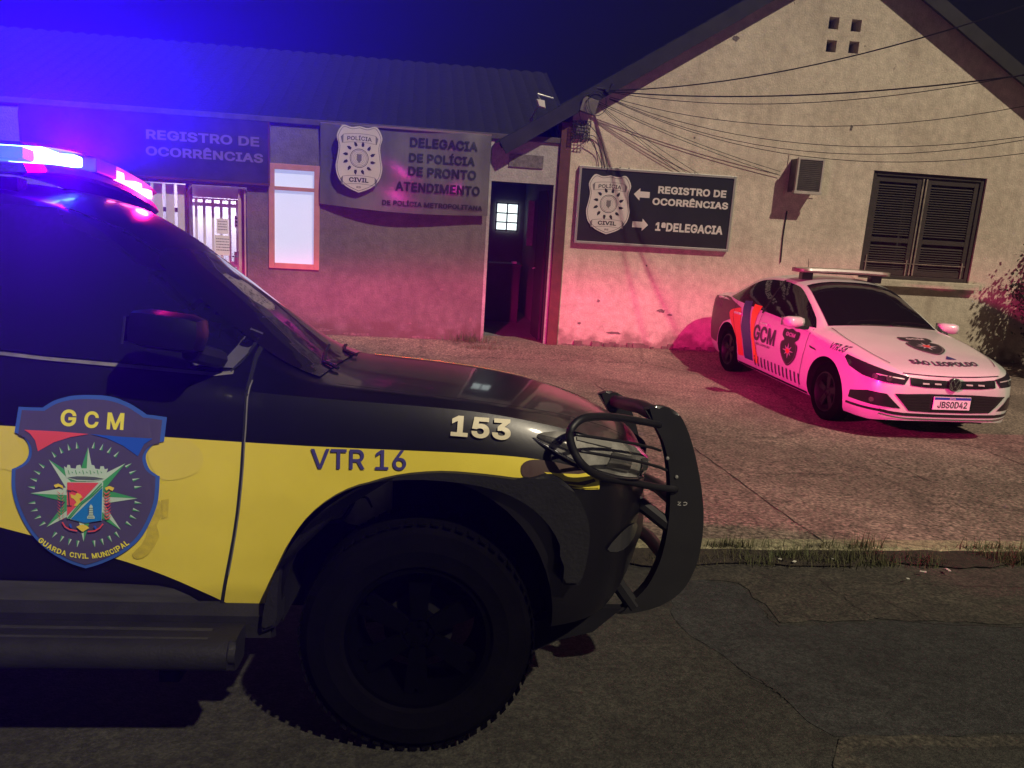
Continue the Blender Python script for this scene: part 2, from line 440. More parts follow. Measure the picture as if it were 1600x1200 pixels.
# grass and weeds in the gutter
def blades(n, where, hmin, hmax, rnd, lean=0.6):
    mb = MB()
    for _ in range(n):
        x, y, z, s = where(rnd); h = rnd.uniform(hmin, hmax) * s; a = rnd.uniform(0, 6.28); w = rnd.uniform(.0018, .0042)
        d = Vector((math.cos(a), math.sin(a), 0)); sd = Vector((-d.y, d.x, 0)); l = rnd.uniform(.1, lean) * h; p = Vector((x, y, z))
        rows = []
        for k in (0, .35, .7, 1):
            c = p + Vector((0, 0, h * k * (1 - .25 * k * l / max(h, 1e-3)))) + d * l * k * k; ww = w * (1 - k * .92); rows.append([c - sd * ww, c + sd * ww])
        mb.quadgrid(rows)
    return mb
M_GRASS = mat('grass_blade', (0.075, 0.095, 0.030), 0.8, col2=(0.10, 0.08, 0.035), scale=6)
clumps = [(rk.gauss(2.0, 0.30), rk.uniform(-.12, .04), rk.uniform(.4, 1.3)) for _ in range(16)] + [(rk.uniform(.9, 5.5), rk.uniform(-.10, .03), rk.uniform(.2, .9)) for _ in range(60)] + [(rk.uniform(3.0, 3.5), rk.uniform(-.08, .04), 1.0) for _ in range(8)]
def in_gutter(r):
    c = r.choice(clumps); x = c[0] + r.gauss(0, .06); y = min(.03, c[1] - .035 + r.gauss(0, .03)); s = c[2]
    return x, y, (road_z(y) if y < 0 else -.15), s
o = obj('gutter_grass', blades(8000, in_gutter, .02, .13, random.Random(21)), M_GRASS, world_M=M_K); o['kind'] = 'stuff'; o['label'] = 'straggly grass along the driveway kerb'
M_DIRT = mat('gutter_dirt', (0.045, 0.034, 0.022), 0.95, vary=0.6, scale=30, bump=0.8)
g = MB(); rows = []
for i in range(90):
    x = -1 + i * .1; w = .16 + .05 * math.sin(i * .7) + rk.uniform(-.03, .03); rows.append([(x, -w, road_z(-w) + .0145), (x, -w * .6, road_z(-w) + .020 + rk.uniform(0, .008)), (x, -w * .25, -.19 + .02 + rk.uniform(0, .01)), (x, .004, -.168 + rk.uniform(0, .012))])
g.quadgrid(rows); o = struct('gutter_dirt', g, M_DIRT, M_K); o['kind'] = 'stuff'
M_LIT = flat('litter_paper', (0.62, 0.60, 0.52), 0.8)
for i, (px, py, l) in enumerate([(1218, 881, .03), (1441, 901, .035), (1417, 912, .015), (1240, 885, .04), (1302, 868, .02), (1480, 898, .05), (1100, 870, .02)]):
    x, y, z = road_px(px, py, .03); mb = MB(); a = rk.uniform(0, 3)
    mb.box((-l / 2, -.008, 0), (l / 2, .008, .004), Matrix.Translation((x, y, z)) @ Matrix.Rotation(a, 4, 'Z') @ Matrix.Rotation(.15, 4, 'Y'), bev=.001)
    tag(obj('litter_scrap', mb, M_LIT, world_M=M_K), 'small pale scrap of litter on the gutter dirt beside the kerb', 'litter', 'litter scraps in the gutter')

# ================================================================== BUILDINGS (frame: x along the street wall, y into it, z up)
def plaster(name, ca, cb, dirt, low=None, bump=0.35):
    """painted render: broad stains, fine grain, streaks running down, flaking and damp near the foot"""
    m = bpy.data.materials.new(name); m.use_nodes = True; nt = m.node_tree; N = nt.nodes; L = nt.links; b = N['Principled BSDF']; b.inputs['Roughness'].default_value = 0.88; b.inputs['Specular IOR Level'].default_value = 0.2
    tc = N.new('ShaderNodeTexCoord'); P = tc.outputs['Object']
    def noise(sc, det, st=None, dist=0):
        n = N.new('ShaderNodeTexNoise'); n.inputs['Scale'].default_value = sc; n.inputs['Detail'].default_value = det; n.inputs['Distortion'].default_value = dist
        v = P
        if st: mp = N.new('ShaderNodeMapping'); mp.inputs['Scale'].default_value = st; L.new(P, mp.inputs['Vector']); v = mp.outputs[0]
        L.new(v, n.inputs['Vector']); return n.outputs['Fac']
    def ramp(s, p0, c0, p1, c1):
        r = N.new('ShaderNodeValToRGB'); r.color_ramp.elements[0].position = p0; r.color_ramp.elements[1].position = p1
        r.color_ramp.elements[0].color = (*c0, 1); r.color_ramp.elements[1].color = (*c1, 1); L.new(s, r.inputs[0]); return r.outputs[0]
    def mix(f, a, c, mode='MIX', fv=1.0):
        x = N.new('ShaderNodeMix'); x.data_type = 'RGBA'; x.blend_type = mode
        if f is None: x.inputs[0].default_value = fv
        else: L.new(f, x.inputs[0])
        L.new(a, x.inputs[6])
        if isinstance(c, tuple): x.inputs[7].default_value = (*c, 1)
        else: L.new(c, x.inputs[7])
        return x.outputs[2]
    q = lambda v: (v, v, v)
    col = ramp(noise(0.9, 6, None, .4), .35, ca, .65, cb)
    col = mix(None, col, ramp(noise(9, 8), .3, q(.80), .7, q(1.1)), 'MULTIPLY')
    col = mix(None, col, ramp(noise(55, 3), .3, q(.84), .7, q(1.12)), 'MULTIPLY')
    col = mix(ramp(noise(2.2, 7, (1.6, 1, .22)), .56, q(0), .80, q(.55)), col, dirt)
    sp = N.new('ShaderNodeSeparateXYZ'); L.new(P, sp.inputs[0])
    mr = N.new('ShaderNodeMapRange'); mr.inputs[1].default_value = 0.55; mr.inputs[2].default_value = -0.1; L.new(sp.outputs['Z'], mr.inputs[0])
    mu = N.new('ShaderNodeMath'); mu.operation = 'MULTIPLY'; L.new(mr.outputs[0], mu.inputs[0]); L.new(noise(5, 8), mu.inputs[1])
    col = mix(ramp(mu.outputs[0], .30, q(0), .46, q(.8)), col, low or dirt)
    col = mix(ramp(noise(3.3, 9, None, 1.5), .735, q(0), .745, q(.8)), col, low or dirt)
    L.new(col, b.inputs['Base Color'])
    bp = N.new('ShaderNodeBump'); bp.inputs['Strength'].default_value = bump; bp.inputs['Distance'].default_value = .02; L.new(noise(38, 9), bp.inputs['Height'])
    b2 = N.new('ShaderNodeBump'); b2.inputs['Strength'].default_value = .25; b2.inputs['Distance'].default_value = .06; L.new(noise(2.5, 5), b2.inputs['Height']); L.new(bp.outputs[0], b2.inputs['Normal'])
    L.new(b2.outputs[0], b.inputs['Normal'])
    return m
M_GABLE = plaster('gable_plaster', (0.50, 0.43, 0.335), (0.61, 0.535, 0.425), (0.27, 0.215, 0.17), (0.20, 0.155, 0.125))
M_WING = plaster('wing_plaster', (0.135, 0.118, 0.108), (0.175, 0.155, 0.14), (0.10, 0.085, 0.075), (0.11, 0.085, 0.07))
M_DOORP = plaster('door_surround_plaster', (0.34, 0.33, 0.31), (0.40, 0.385, 0.36), (0.24, 0.22, 0.2))
M_MAROON = mat('maroon_paint', (0.10, 0.028, 0.022), 0.6, vary=0.4, scale=6, bump=.1)
M_TILE = mat('roof_tile', (0.005, 0.0043, 0.004), 0.95, vary=0.5, scale=5, bump=.5)
M_SOFFIT = mat('soffit_wood', (0.022, 0.02, 0.016), 0.9, vary=0.5, scale=4, stretch=(1, 6, 1))
M_WOOD = mat('shutter_wood', (0.036, 0.024, 0.017), 0.75, vary=0.45, scale=7, stretch=(1, 1, 8), bump=.15)
M_WOODL = mat('shutter_worn_edge', (0.24, 0.20, 0.15), 0.7, vary=0.5, scale=9)
M_DARK = mat('dark_interior', (0.035, 0.032, 0.034), 0.9, vary=.3, scale=3)
M_SALMON = mat('salmon_frame', (0.52, 0.25, 0.20), 0.5, vary=.15, scale=6)
M_WHITE = mat('white_paint', (0.72, 0.71, 0.68), 0.5, vary=.1, scale=10)
M_STEELG = mat('galvanised', (0.42, 0.42, 0.41), 0.45, metal=.7, vary=.2, scale=15)
M_BLACKP = mat('black_plastic', (0.016, 0.016, 0.017), 0.45, vary=.3, scale=20)
M_CABLE = mat('cable_black', (0.012, 0.012, 0.012), 0.6)

# ---- gable house
house = thing('gable_house', 'cream plastered house with steep gable and dark shuttered window', 'house', M_WALL)
gable_line = [(0.625, -0.35), (9.2, -0.35), (9.2, 3.015), (4.453, 5.689), (0.625, 3.255)]
mb = MB(); mb.prism(gable_line, 0.0, 0.25, 1)
wall = obj('wall', mb, [M_GABLE, M_GABLE], None)
cs = []
def cutter(lo, hi, m=None):
    c = MB(); c.box(lo, hi); return obj('cutter', c, [m or M_GABLE, m or M_GABLE])
WS0, WS1, WZ0, WZ1 = 5.20, 7.03, 1.13, 2.71
cs.append(cutter((WS0, -.2, WZ0), (WS1, .4, WZ1)))
for px, py in [(1303, 36), (1338, 40), (1299, 72), (1334, 74)]:
    x, z = wp(px, py); cs.append(cutter((x - .075, -.2, z - .08), (x + .075, .4, z + .08)))
cut(wall, cs); wall.parent = house
mb = MB(); mb.box((3.9, .26, 4.1), (4.9, .3, 4.9)); mb.box((4.9, .26, 1.0), (7.4, .3, 2.9)); obj('backing', mb, M_DARK, house)
mb = MB(); mb.box((9.0, .25, -.35), (9.2, 9, 2.85)); obj('side_wall', mb, M_GABLE, house); mb = MB(); mb.box((.63, .25, -.35), (.80, 9, 3.2)); obj('side_wall', mb, M_GABLE, house)
for name, a, b in (('roof', (4.453, 5.689), (-.35, 2.634)), ('roof', (4.453, 5.689), (9.75, 2.706))):
    t = (Vector(b) - Vector(a)).normalized(); n = Vector((-t.y, t.x)); n = n if n.y > 0 else -n
    p0, p1 = Vector(a), Vector(b); mb = MB()
    mb.prism([tuple(p0), tuple(p1), tuple(p1 + n * .07), tuple(p0 + n * .07)], -.13, 9.2, 1)
    r = obj(name, mb, M_SOFFIT, house)
    mb = MB(); k = int((p1 - p0).length / .32)       # overlapping courses of barrel tiles
    for i in range(k):
        q0 = p0.lerp(p1, i / k) + n * .085; q1 = p0.lerp(p1, (i + 1.15) / k) + n * .075
        rows = []
        for d, l in ((q0, 0), (q1, .018)):
            rows.append([Vector((d.x + n.x * (l + .03 * abs(math.sin(j * math.pi / 6))), -.17 + j * .035, d.y + n.y * (l + .03 * abs(math.sin(j * math.pi / 6))))) for j in range(0, 278, 1)])
        mb.quadgrid(rows)
    obj('tiles', mb, M_TILE, r, smooth=True)
    mb = MB(); mb.prism([tuple(p0 - n * .09), tuple(p1 - n * .09), tuple(p1 + n * .10), tuple(p0 + n * .10)], -.185, -.135, 1); obj('barge_board', mb, M_SOFFIT, r)
# shuttered window
mb = MB()
for lo, hi in (((WS0, .03, WZ0), (WS0 + .07, .16, WZ1)), ((WS1 - .07, .03, WZ0), (WS1, .16, WZ1)), ((WS0 + .07, .03, WZ1 - .06), (WS1 - .07, .16, WZ1)), ((WS0 + .07, .03, WZ0), (WS1 - .07, .16, WZ0 + .06))): mb.box(lo, hi, bev=.006)
win = obj('window', mb, M_WOOD, house)
mid = (WS0 + WS1) / 2 - .05
for a, b in ((WS0 + .075, mid - .045), (mid + .045, WS1 - .075)):
    mb = MB(); z0, z1 = WZ0 + .065, WZ1 - .065
    for lo, hi in (((a, .05, z0), (a + .07, .09, z1)), ((b - .07, .05, z0), (b, .09, z1)), ((a + .07, .052, z0), (b - .07, .088, z0 + .08)), ((a + .07, .052, z1 - .08), (b - .07, .088, z1)), ((a + .07, .052, 1.68), (b - .07, .088, 1.75))): mb.box(lo, hi, bev=.004)
    z = z0 + .10
    while z < z1 - .10:
        if not 1.65 < z < 1.77: mb.box((a + .068, -.018, -.004), (b - .068, .018, .004), Matrix.Translation((0, .07, z)) @ Matrix.Rotation(.6, 4, 'X'))
        z += .036
    obj('shutter', mb, M_WOOD, win)
mb = MB()
for x in (mid - .038, mid + .018): mb.box((x, .035, WZ0 + .07), (x + .022, .05, WZ1 - .07))
for x, zc in ((WS0 + .10, WZ0 + .35), (mid - .1, WZ0 + .3), (WS1 - .14, WZ0 + .3)): mb.box((x, .034, WZ0 + .06), (x + .016, .048, zc))
mb.box((WS0 + .08, .034, WZ0 + .24), (WS1 - .08, .046, WZ0 + .252)); obj('grille_bar', mb, M_WOODL, win)
mb = MB(); mb.box((WS0 - .10, -.10, WZ0 - .10), (WS1 + .12, .05, WZ0 - .004), bev=.008); mb.box((WS0 - .06, -.05, WZ0 - .15), (WS1 + .08, -.002, WZ0 - .10)); obj('sill', mb, M_GABLE, house)
mb = MB(); mb.box((.47, -.045, -.15), (.625, .24, 3.05), bev=.006); obj('pilaster', mb, M_MAROON, house)
x0, z0 = wp(1229, 330); x1, z1 = wp(1219, 410)
mb = MB(); mb.tube([(x0, -.012, z0), (x0 - .01, -.012, (z0 + z1) / 2), (x1, -.012, z1)], .009); obj('conduit', mb, M_BLACKP, house)
# damp, broken render along the foot of the wall
mb = MB(); r2 = random.Random(4)
for i in range(46):
    x = .7 + i * .09; h = r2.uniform(.015, .09); mb.box((x, -.03 * r2.random() - .006, -.2), (x + r2.uniform(.05, .14), .02, -.105 + h), bev=.004)
obj('plinth_rubble', mb, mat('rubble', (0.16, 0.12, 0.10), .95, vary=.5, scale=9, bump=.6), house)

# flaked patches where the paint has come away
M_FLAKE = mat('bare_render', (0.19, 0.155, 0.135), .95, vary=.5, scale=22, bump=.6); rf = random.Random(31)
def flake(parent, px, py, w, h, m):
    x, z = wp(px, py); n = 13; pts = [(x + math.cos(6.283 * i / n) * w * rf.uniform(.45, 1), z + math.sin(6.283 * i / n) * h * rf.uniform(.45, 1)) for i in range(n)]
    bm = on_plate(poly_bm(curve2(pts, 2, True)), -.0025); obj('flaked_patch', bm, m, parent)
for a in ((1033, 486, .10, .035), (1046, 492, .05, .02), (935, 470, .03, .03), (905, 505, .05, .02), (960, 520, .14, .03), (1205, 455, .04, .02), (1010, 415, .02, .02), (1150, 60, .06, .05), (1085, 215, .02, .02), (1330, 200, .03, .05)): flake(house, *a, M_FLAKE)

# ---- station wing
wing = thing('station_wing', 'low grey flat-fronted station wing left of the cream gable', 'building', M_WALL)
PX0, PX1, PZ = -6.3, -3.79, 1.885
mb = MB(); mb.prism([(-14, -.35), (.468, -.35), (.468, 2.80), (-14, 2.80)], 0, .22, 1)
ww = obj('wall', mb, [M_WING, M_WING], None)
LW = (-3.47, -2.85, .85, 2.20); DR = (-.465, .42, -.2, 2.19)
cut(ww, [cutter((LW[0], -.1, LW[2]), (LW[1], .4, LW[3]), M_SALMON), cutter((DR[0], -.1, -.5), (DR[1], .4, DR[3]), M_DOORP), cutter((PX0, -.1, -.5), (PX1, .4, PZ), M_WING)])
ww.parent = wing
mb = MB(); mb.box((-14, -.035, 2.755), (.466, -.003, 2.83), bev=.006); mb.box((-14, -.003, 2.803), (.466, .24, 2.832)); obj('parapet_cap', mb, mat('cap_paint', (0.075, 0.058, 0.058), .7, vary=.4, scale=5), wing)
mb = MB()
for lo, hi in (((-.50, -.004, 2.19), (.466, .1, 2.752)), ((.42, -.005, -.2), (.466, .1, 2.188)), ((-.51, -.005, -.2), (-.468, .1, 2.188))): mb.box(lo, hi)
obj('door_surround', mb, M_DOORP, wing)
for a in ((505, 515, .18, .03), (560, 522, .25, .03), (660, 527, .22, .025), (735, 500, .03, .06), (640, 505, .05, .02), (690, 452, .03, .02)): flake(wing, *a, M_FLAKE)
# tiled roof behind the parapet
mb = MB(); rows = []
for j in range(15):
    for e in (0, 1):
        d = .24 + (j + e * 1.05) * .27; z = 2.62 + (d - .24) * .43 + (.03 if e == 0 else 0) * 0 + (0.02 if e else .0)
        rows.append([Vector((-13.5 + i * .055, d, z + .03 * abs(math.sin(i * math.pi / 4)))) for i in range(0, 262)])
mb.quadgrid(rows); obj('roof', mb, M_TILE, wing, smooth=True)
# lit office window: two panes in a salmon frame
mb = MB(); a, b, c, d = LW; zm = 1.905
for lo, hi in (((a - .03, -.02, c - .03), (a + .045, .08, d + .03)), ((b - .045, -.02, c - .03), (b + .03, .08, d + .03)), ((a + .045, -.02, d - .045), (b - .045, .08, d + .03)), ((a + .045, -.02, c - .03), (b - .045, .08, c + .045)), ((a + .045, -.012, zm - .025), (b - .045, .07, zm + .025))): mb.box(lo, hi, bev=.006)
fr = obj('window', mb, M_SALMON, wing)
M_PANE = mat('lit_frosted_pane', (0.55, 0.58, 0.66), 0.25, emit=((0.55, 0.68, 1.0), 0.34), vary=.05, scale=1.5)
for lo, hi in (((a + .04, .02, c + .04), (b - .04, .03, zm - .02)), ((a + .04, .02, zm + .02), (b - .04, .03, d - .04))):
    mb = MB(); mb.box(lo, hi); obj('pane', mb, M_PANE, fr)
# plaque above the door
x0, z0 = wp(796, 240); x1, z1 = wp(848, 264)
mb = MB(); mb.box((x0, -.022, z1), (x1, -.004, z0), bev=.003); pl = obj('plaque', mb, mat('plaque_stone', (0.17, 0.15, 0.14), .8, vary=.5, scale=25, bump=.5), wing)
# rooms
M_ROOM = mat('room_paint', (0.16, 0.15, 0.16), .85, vary=.2, scale=2)
mb = MB()
def shell(mb, lo, hi, t=.04, front=False):
    (a, b, c), (d, e, f) = lo, hi
    mb.box((a - t, b, c), (a, e, f)); mb.box((d, b, c), (d + t, e, f)); mb.box((a - t, e, c - t), (d + t, e + t, f + t)); mb.box((a - t, b, f), (d + t, e, f + t)); mb.box((a - t, b, c - t), (d + t, e, c))
shell(mb, (-.62, .225, -.115), (.60, 4.3, 2.5)); obj('hall', mb, M_ROOM, wing)
mb = MB(); shell(mb, (PX0 - .05, .225, -.12), (PX1 + .02, 1.5, 2.2)); obj('porch', mb, mat('porch_paint', (0.55, 0.52, 0.56), .8, vary=.15, scale=2), wing)
bx, bz = wp(777, 317, 4.2); cx, cz = wp(808, 361, 4.2)
M_LITP = mat('lit_back_window', (0.7, 0.75, 0.75), .3, emit=((0.86, 1.0, 0.97), 0.9))
mb = MB(); mb.box((bx, 4.262, cz), (cx, 4.275, bz)); bw = obj('back_window', mb, M_LITP, wing)
mb = MB(); w = cx - bx; h = bz - cz
for k in (0, .5, 1): mb.box((bx + w * k - .012, 4.235, cz - .02), (bx + w * k + .012, 4.262, bz + .02))
for k in (0, .30, .64, 1): mb.box((bx - .02, 4.236, cz + h * k - .012), (cx + .02, 4.261, cz + h * k + .012))
obj('glazing_bars', mb, M_BLACKP, bw)
mb = MB(); mb.box((-.615, .3, .95), (-.60, 4.2, .99)); obj('dado_rail', mb, M_WOOD, wing)

# ---- gate, slats and notices of the porch
M_GATE = mat('gate_paint', (0.66, 0.64, 0.68), .45, vary=.12, scale=12)
gx = lambda px, off=.30: wp(px, 340, off)[0]
gate = thing('barred_gate', 'white barred entrance gate with kick panel in the lit porch', 'gate', M_WALL)
G0, G1 = gx(297), gx(374); y0 = .30
mb = MB(); mb.box((G0, y0 - .03, 1.72), (G1 + .12, y0 + .03, 1.885)); mb.box((G0, y0 - .04, 1.69), (G1 + .12, y0 + .04, 1.715)); obj('lintel', mb, M_GATE, gate)
mb = MB()
for z0, z1 in ((1.60, 1.65), (.78, .86), (.50, .56), (-.05, .03)): mb.box((G0, y0 - .02, z0), (G1, y0 + .02, z1))
obj('rail', mb, M_GATE, gate)
for px in (299, 307, 319.5, 333, 346, 359, 371):
    x = gx(px); mb = MB(); mb.box((x - .018, y0 - .016, -.1), (x + .018, y0 + .016, 1.69), bev=.004); obj('bar', mb, M_GATE, gate)
mb = MB(); mb.box((gx(366), y0 - .045, .82), (gx(372), y0 - .021, 1.0), bev=.004); mb.tube([(gx(364), y0 - .07, .93), (gx(369), y0 - .075, .935), (gx(372), y0 - .05, .935)], .012); obj('lock', mb, M_STEELG, gate)
leaf = thing('ribbed_door_leaf', 'open ribbed metal door leaf at the right edge of the porch', 'door', M_WALL)
mb = MB(); xs0 = PX1 - .02; rows = []
for i in range(33):
    yy = .02 + i * .0085; rows.append([(xs0 - .10 + .0105 * (1 if (i // 2) % 2 else 0) + i * .0022, yy, zz) for zz in (-.1, 1.86)])
mb.quadgrid(rows); mb.box((xs0 - .022, .02, -.1), (xs0 - .002, .30, 1.86)); obj('panel', mb, mat('leaf_paint', (0.50, 0.36, 0.36), .5, vary=.2), leaf)
mb = MB(); mb.box((xs0 - .13, .10, .90), (xs0 - .09, .16, 1.02), bev=.006); obj('lock_box', mb, M_STEELG, leaf)
M_PAPER = mat('paper', (0.82, 0.82, 0.82), .8, vary=.04); M_INK = flat('ink', (0.05, 0.05, 0.06))
for (a, b, c, d), lines, lab in (((338, 341, 357, 366), 4, 'upper small printed notice taped to the barred porch gate'), ((335.5, 367, 361.5, 399.5), 5, 'larger printed notice taped below another on the porch gate')):
    (x0, z0), (x1, z1) = wp(a, b, .275), wp(c, d, .275)
    mb = MB(); mb.box((x0, .274, z1), (x1, .278, z0)); n = tag(obj('paper_notice', mb, M_PAPER, world_M=M_WALL), lab, 'notice')
    mb = MB(); r3 = random.Random(lines)
    for i in range(lines):
        z = z0 - (z0 - z1) * (.16 + .7 * i / lines); xa = x0 + .02; xe = x1 - .02
        while xa < xe - .01: l = r3.uniform(.008, .02); mb.box((xa, .2725, z - .011), (min(xa + l, xe), .2738, z)); xa += l + .007
    obj('print', mb, M_INK, n)
(x0, z0), (x1, z1) = wp(366.5, 337, .24), wp(373, 356, .24)
mb = MB(); mb.box((x0, .236, z1), (x1, .241, z0)); n = tag(obj('paper_notice', mb, M_PAPER, world_M=M_WALL), 'narrow upright white sticker with dark marks beside the gate lock', 'notice')
mb = MB(); [mb.box((x0 + .012, .2345, z1 + (z0 - z1) * k), (x1 - .015, .2358, z1 + (z0 - z1) * (k + .13))) for k in (.12, .42, .72)]; obj('print', mb, M_INK, n)
fence = thing('slatted_screen', 'screen of broad white vertical slats left of the porch gate', 'screen', M_WALL)
for a, b in ((205, 217), (224, 237), (241.5, 255), (260, 273), (278, 291)):
    (x0, _), (x1, _) = wp(a, 340, .08), wp(b, 340, .08); mb = MB(); mb.box((x0, .07, -.1), (x1, .10, 1.87), bev=.006); obj('slat', mb, M_GATE, fence)
mb = MB(); mb.box((wp(205, 340)[0], .101, .4), (wp(291, 340)[0], .13, .46)); mb.box((wp(205, 340)[0], .101, 1.5), (wp(291, 340)[0], .13, 1.56)); obj('rail', mb, M_MAROON, fence)
(x0, _), (x1, _) = wp(291.5, 340, .03), wp(296, 340, .03); mb = MB(); mb.box((x0, .02, -.1), (x1, .2, 1.884)); obj('post', mb, M_MAROON, fence)
# porch ceiling lamp (lit)
lamp = thing('porch_lamp', 'lit tube lamp on the ceiling of the porch', 'lamp', M_WALL @ Matrix.Translation((-4.4, .95, 2.12)))
mb = MB(); mb.box((-.6, -.06, .02), (.6, .06, .075), bev=.01); obj('housing', mb, M_WHITE, lamp)
mb = MB(); mb.tube([(-.56, 0, 0), (.56, 0, 0)], .018, 10); obj('tube', mb, mat('lit_tube', (.8, .8, .8), .4, emit=((0.88, 0.80, 1.0), 14)), lamp)
li = bpy.data.objects.new('tube_light', bpy.data.lights.new('tube_light', 'AREA')); C.objects.link(li); li.parent = lamp; li.location = (0, 0, -.03)
li.data.shape = 'RECTANGLE'; li.data.size = 1.1; li.data.size_y = .05; li.data.energy = 26; li.data.color = (0.88, 0.82, 1.0)

# ---- inside the open doorway
leaf = thing('entrance_door', 'dark entrance door standing open inside the doorway', 'door', M_WALL)
mb = MB(); mb.box((.375, .24, -.10), (.412, 1.05, 2.12), bev=.004); obj('leaf', mb, M_DARK, leaf)
mb = MB(); mb.tube([(.375, .95, .95), (.33, .95, .95), (.33, .87, .95)], .011); obj('handle', mb, M_STEELG, leaf)
board = thing('notice_board', 'pale notice board on the wall inside the doorway', 'board', M_WALL)
(x0, z0), (x1, z1) = wp(826, 313, 3.0), wp(845, 385, 3.0)
mb = MB(); mb.box((x0, 2.98, z1), (x1, 3.0, z0), bev=.003); obj('panel', mb, mat('board_pale', (0.42, 0.42, 0.41), .7, vary=.2, scale=30), board)
mb = MB(); mb.box((x0 + .12, 2.965, z1 + .15), (x1 - .01, 2.979, z0 - .22)); obj('sheet', mb, mat('board_dark', (0.07, .055, .05), .7, vary=.3), board)
desk = thing('counter', 'dark counter across the hall inside the doorway', 'counter', M_WALL)
mb = MB(); mb.box((-.58, 2.3, .86), (.35, 2.75, .91), bev=.006); obj('top', mb, M_WOOD, desk)
mb = MB(); mb.box((-.56, 2.4, -.11), (.33, 2.7, .86)); obj('front_panel', mb, M_DARK, desk)
x0, z0 = wp(803, 412, 2.4); mb = MB(); mb.box((x0 - .045, 2.36, .912), (x0 + .05, 2.44, .95), bev=.015); tag(obj('paper_cup_lid', mb, M_PAPER, world_M=M_WALL), 'crumpled white paper on the dark counter in the doorway', 'paper')
chair = None

# ================================================================== SIGNS ON THE WALL
M_SBLACK = mat('sign_black', (0.012, 0.011, 0.012), 0.45, vary=.3, scale=3)
M_SWHITE = mat('sign_white', (0.60, 0.57, 0.52), 0.55, vary=.08, scale=4)
M_SGREY = mat('badge_line', (0.16, 0.15, 0.14), 0.6)
M_ALU = mat('alu_frame', (0.50, 0.48, 0.45), 0.35, metal=.6, vary=.1)
def badge(parent, cx, cz, w, h, y):
    """white police shield: shaped outline, ring of twelve leaves, ribbons, lettering"""
    prof = [(0, .5), (.18, .475), (.36, .5), (.485, .345), (.44, .20), (.47, .02), (.5, -.12), (.44, -.29), (.27, -.415), (0, -.5)]
    half = curve2(prof, 4); out = [(x, z) for x, z in half] + [(-x, z) for x, z in half[::-1]][1:-1]
    P = [(cx + x * w, cz + z * h) for x, z in out]
    mb = MB(); mb.prism(P, y - .012, y, 1, bev=.003); s = obj('shield', mb, M_SWHITE, parent)
    lines = []
    inner = [(cx + x * w * .94, cz + z * h * .945) for x, z in out]; lines.append(band(inner + inner[:1], .005))
    for q in range(12):
        a = math.pi * 2 * (q + .5) / 12; c, sn = math.cos(a), math.sin(a); R = .30 * w
        leaf = [(0, .065 * w), (.03 * w, .01 * w), (.018 * w, -.045 * w), (-.03 * w, -.045 * w), (-.035 * w, .0)]
        k = a - math.pi / 2 + .35; ck, sk = math.cos(k), math.sin(k)
        lines.append(poly_bm([(cx + c * R + x * ck - z * sk, cz + .02 * h + sn * R + x * sk + z * ck) for x, z in leaf]))
    lines.append(ring(cx, cz + .02 * h, .20 * w, .012 * w)); lines.append(ring(cx, cz + .02 * h, .17 * w, .006 * w))
    lines.append(fit_bm(text_bm('POLÍCIA', 1, .012), cx, cz + .325 * h, w=.52 * w, h=.078 * h, warp=lambda x, z: (x, z - .35 * (x - cx) ** 2)))
    lines.append(fit_bm(text_bm('CIVIL', 1, .03), cx, cz - .305 * h, w=.42 * w, h=.07 * h, warp=lambda x, z: (x, z - .1 * (x - cx) ** 2)))
    lines.append(fit_bm(text_bm('RS', 1, .01), cx, cz - .415 * h, w=.09 * w, h=.03 * h))
    obj('black_marks', on_plate(merge(*lines), y - .0135), M_SBLACK, s)
    lines = []
    for zc, sg in ((.325, 1), (-.30, 1)):
        for dz in (.062, -.062): lines.append(band([(cx + x * w, cz + (zc + dz - .2 * x * x) * h) for x in (-.34, -.2, 0, .2, .34)], .005))
        for e in (-1, 1): lines.append(poly_bm([(cx + e * .34 * w, cz + (zc + .045) * h), (cx + e * .40 * w, cz + (zc - .0) * h), (cx + e * .37 * w, cz + (zc - .09) * h), (cx + e * .345 * w, cz + (zc - .09) * h)]))
    for q in range(4): lines.append(ring(cx, cz + .02 * h, (.035 + .033 * q) * w, .005 * w, 14 + q * 3))
    lines.append(poly_bm([(cx - .05 * w, cz + .08 * h), (cx + .05 * w, cz + .08 * h), (cx + .05 * w, cz - .01 * h), (cx, cz - .055 * h), (cx - .05 * w, cz - .01 * h)]))
    obj('grey_marks', on_plate(merge(*lines), y - .013), M_SGREY, s)
def letters(parent, name, items, y, m, depth=0.0):
    bms = []
    for body, bold, cx, cz, w, h in items: bms.append(fit_bm(text_bm(body, 1, bold), cx, cz, w=w, h=h))
    bm = on_plate(merge(*bms), y)
    if depth:
        r = bmesh.ops.extrude_face_region(bm, geom=bm.faces[:]); bmesh.ops.translate(bm, verts=[v for v in r['geom'] if isinstance(v, bmesh.types.BMVert)], vec=(0, -depth, 0))
    return obj(name, bm, m, parent)
def px_box(a, b, c, d, off):
    (x0, z0), (x1, z1) = wp(a, b, off), wp(c, d, off); return (x0 + x1) / 2, (z0 + z1) / 2, abs(x1 - x0), abs(z0 - z1)

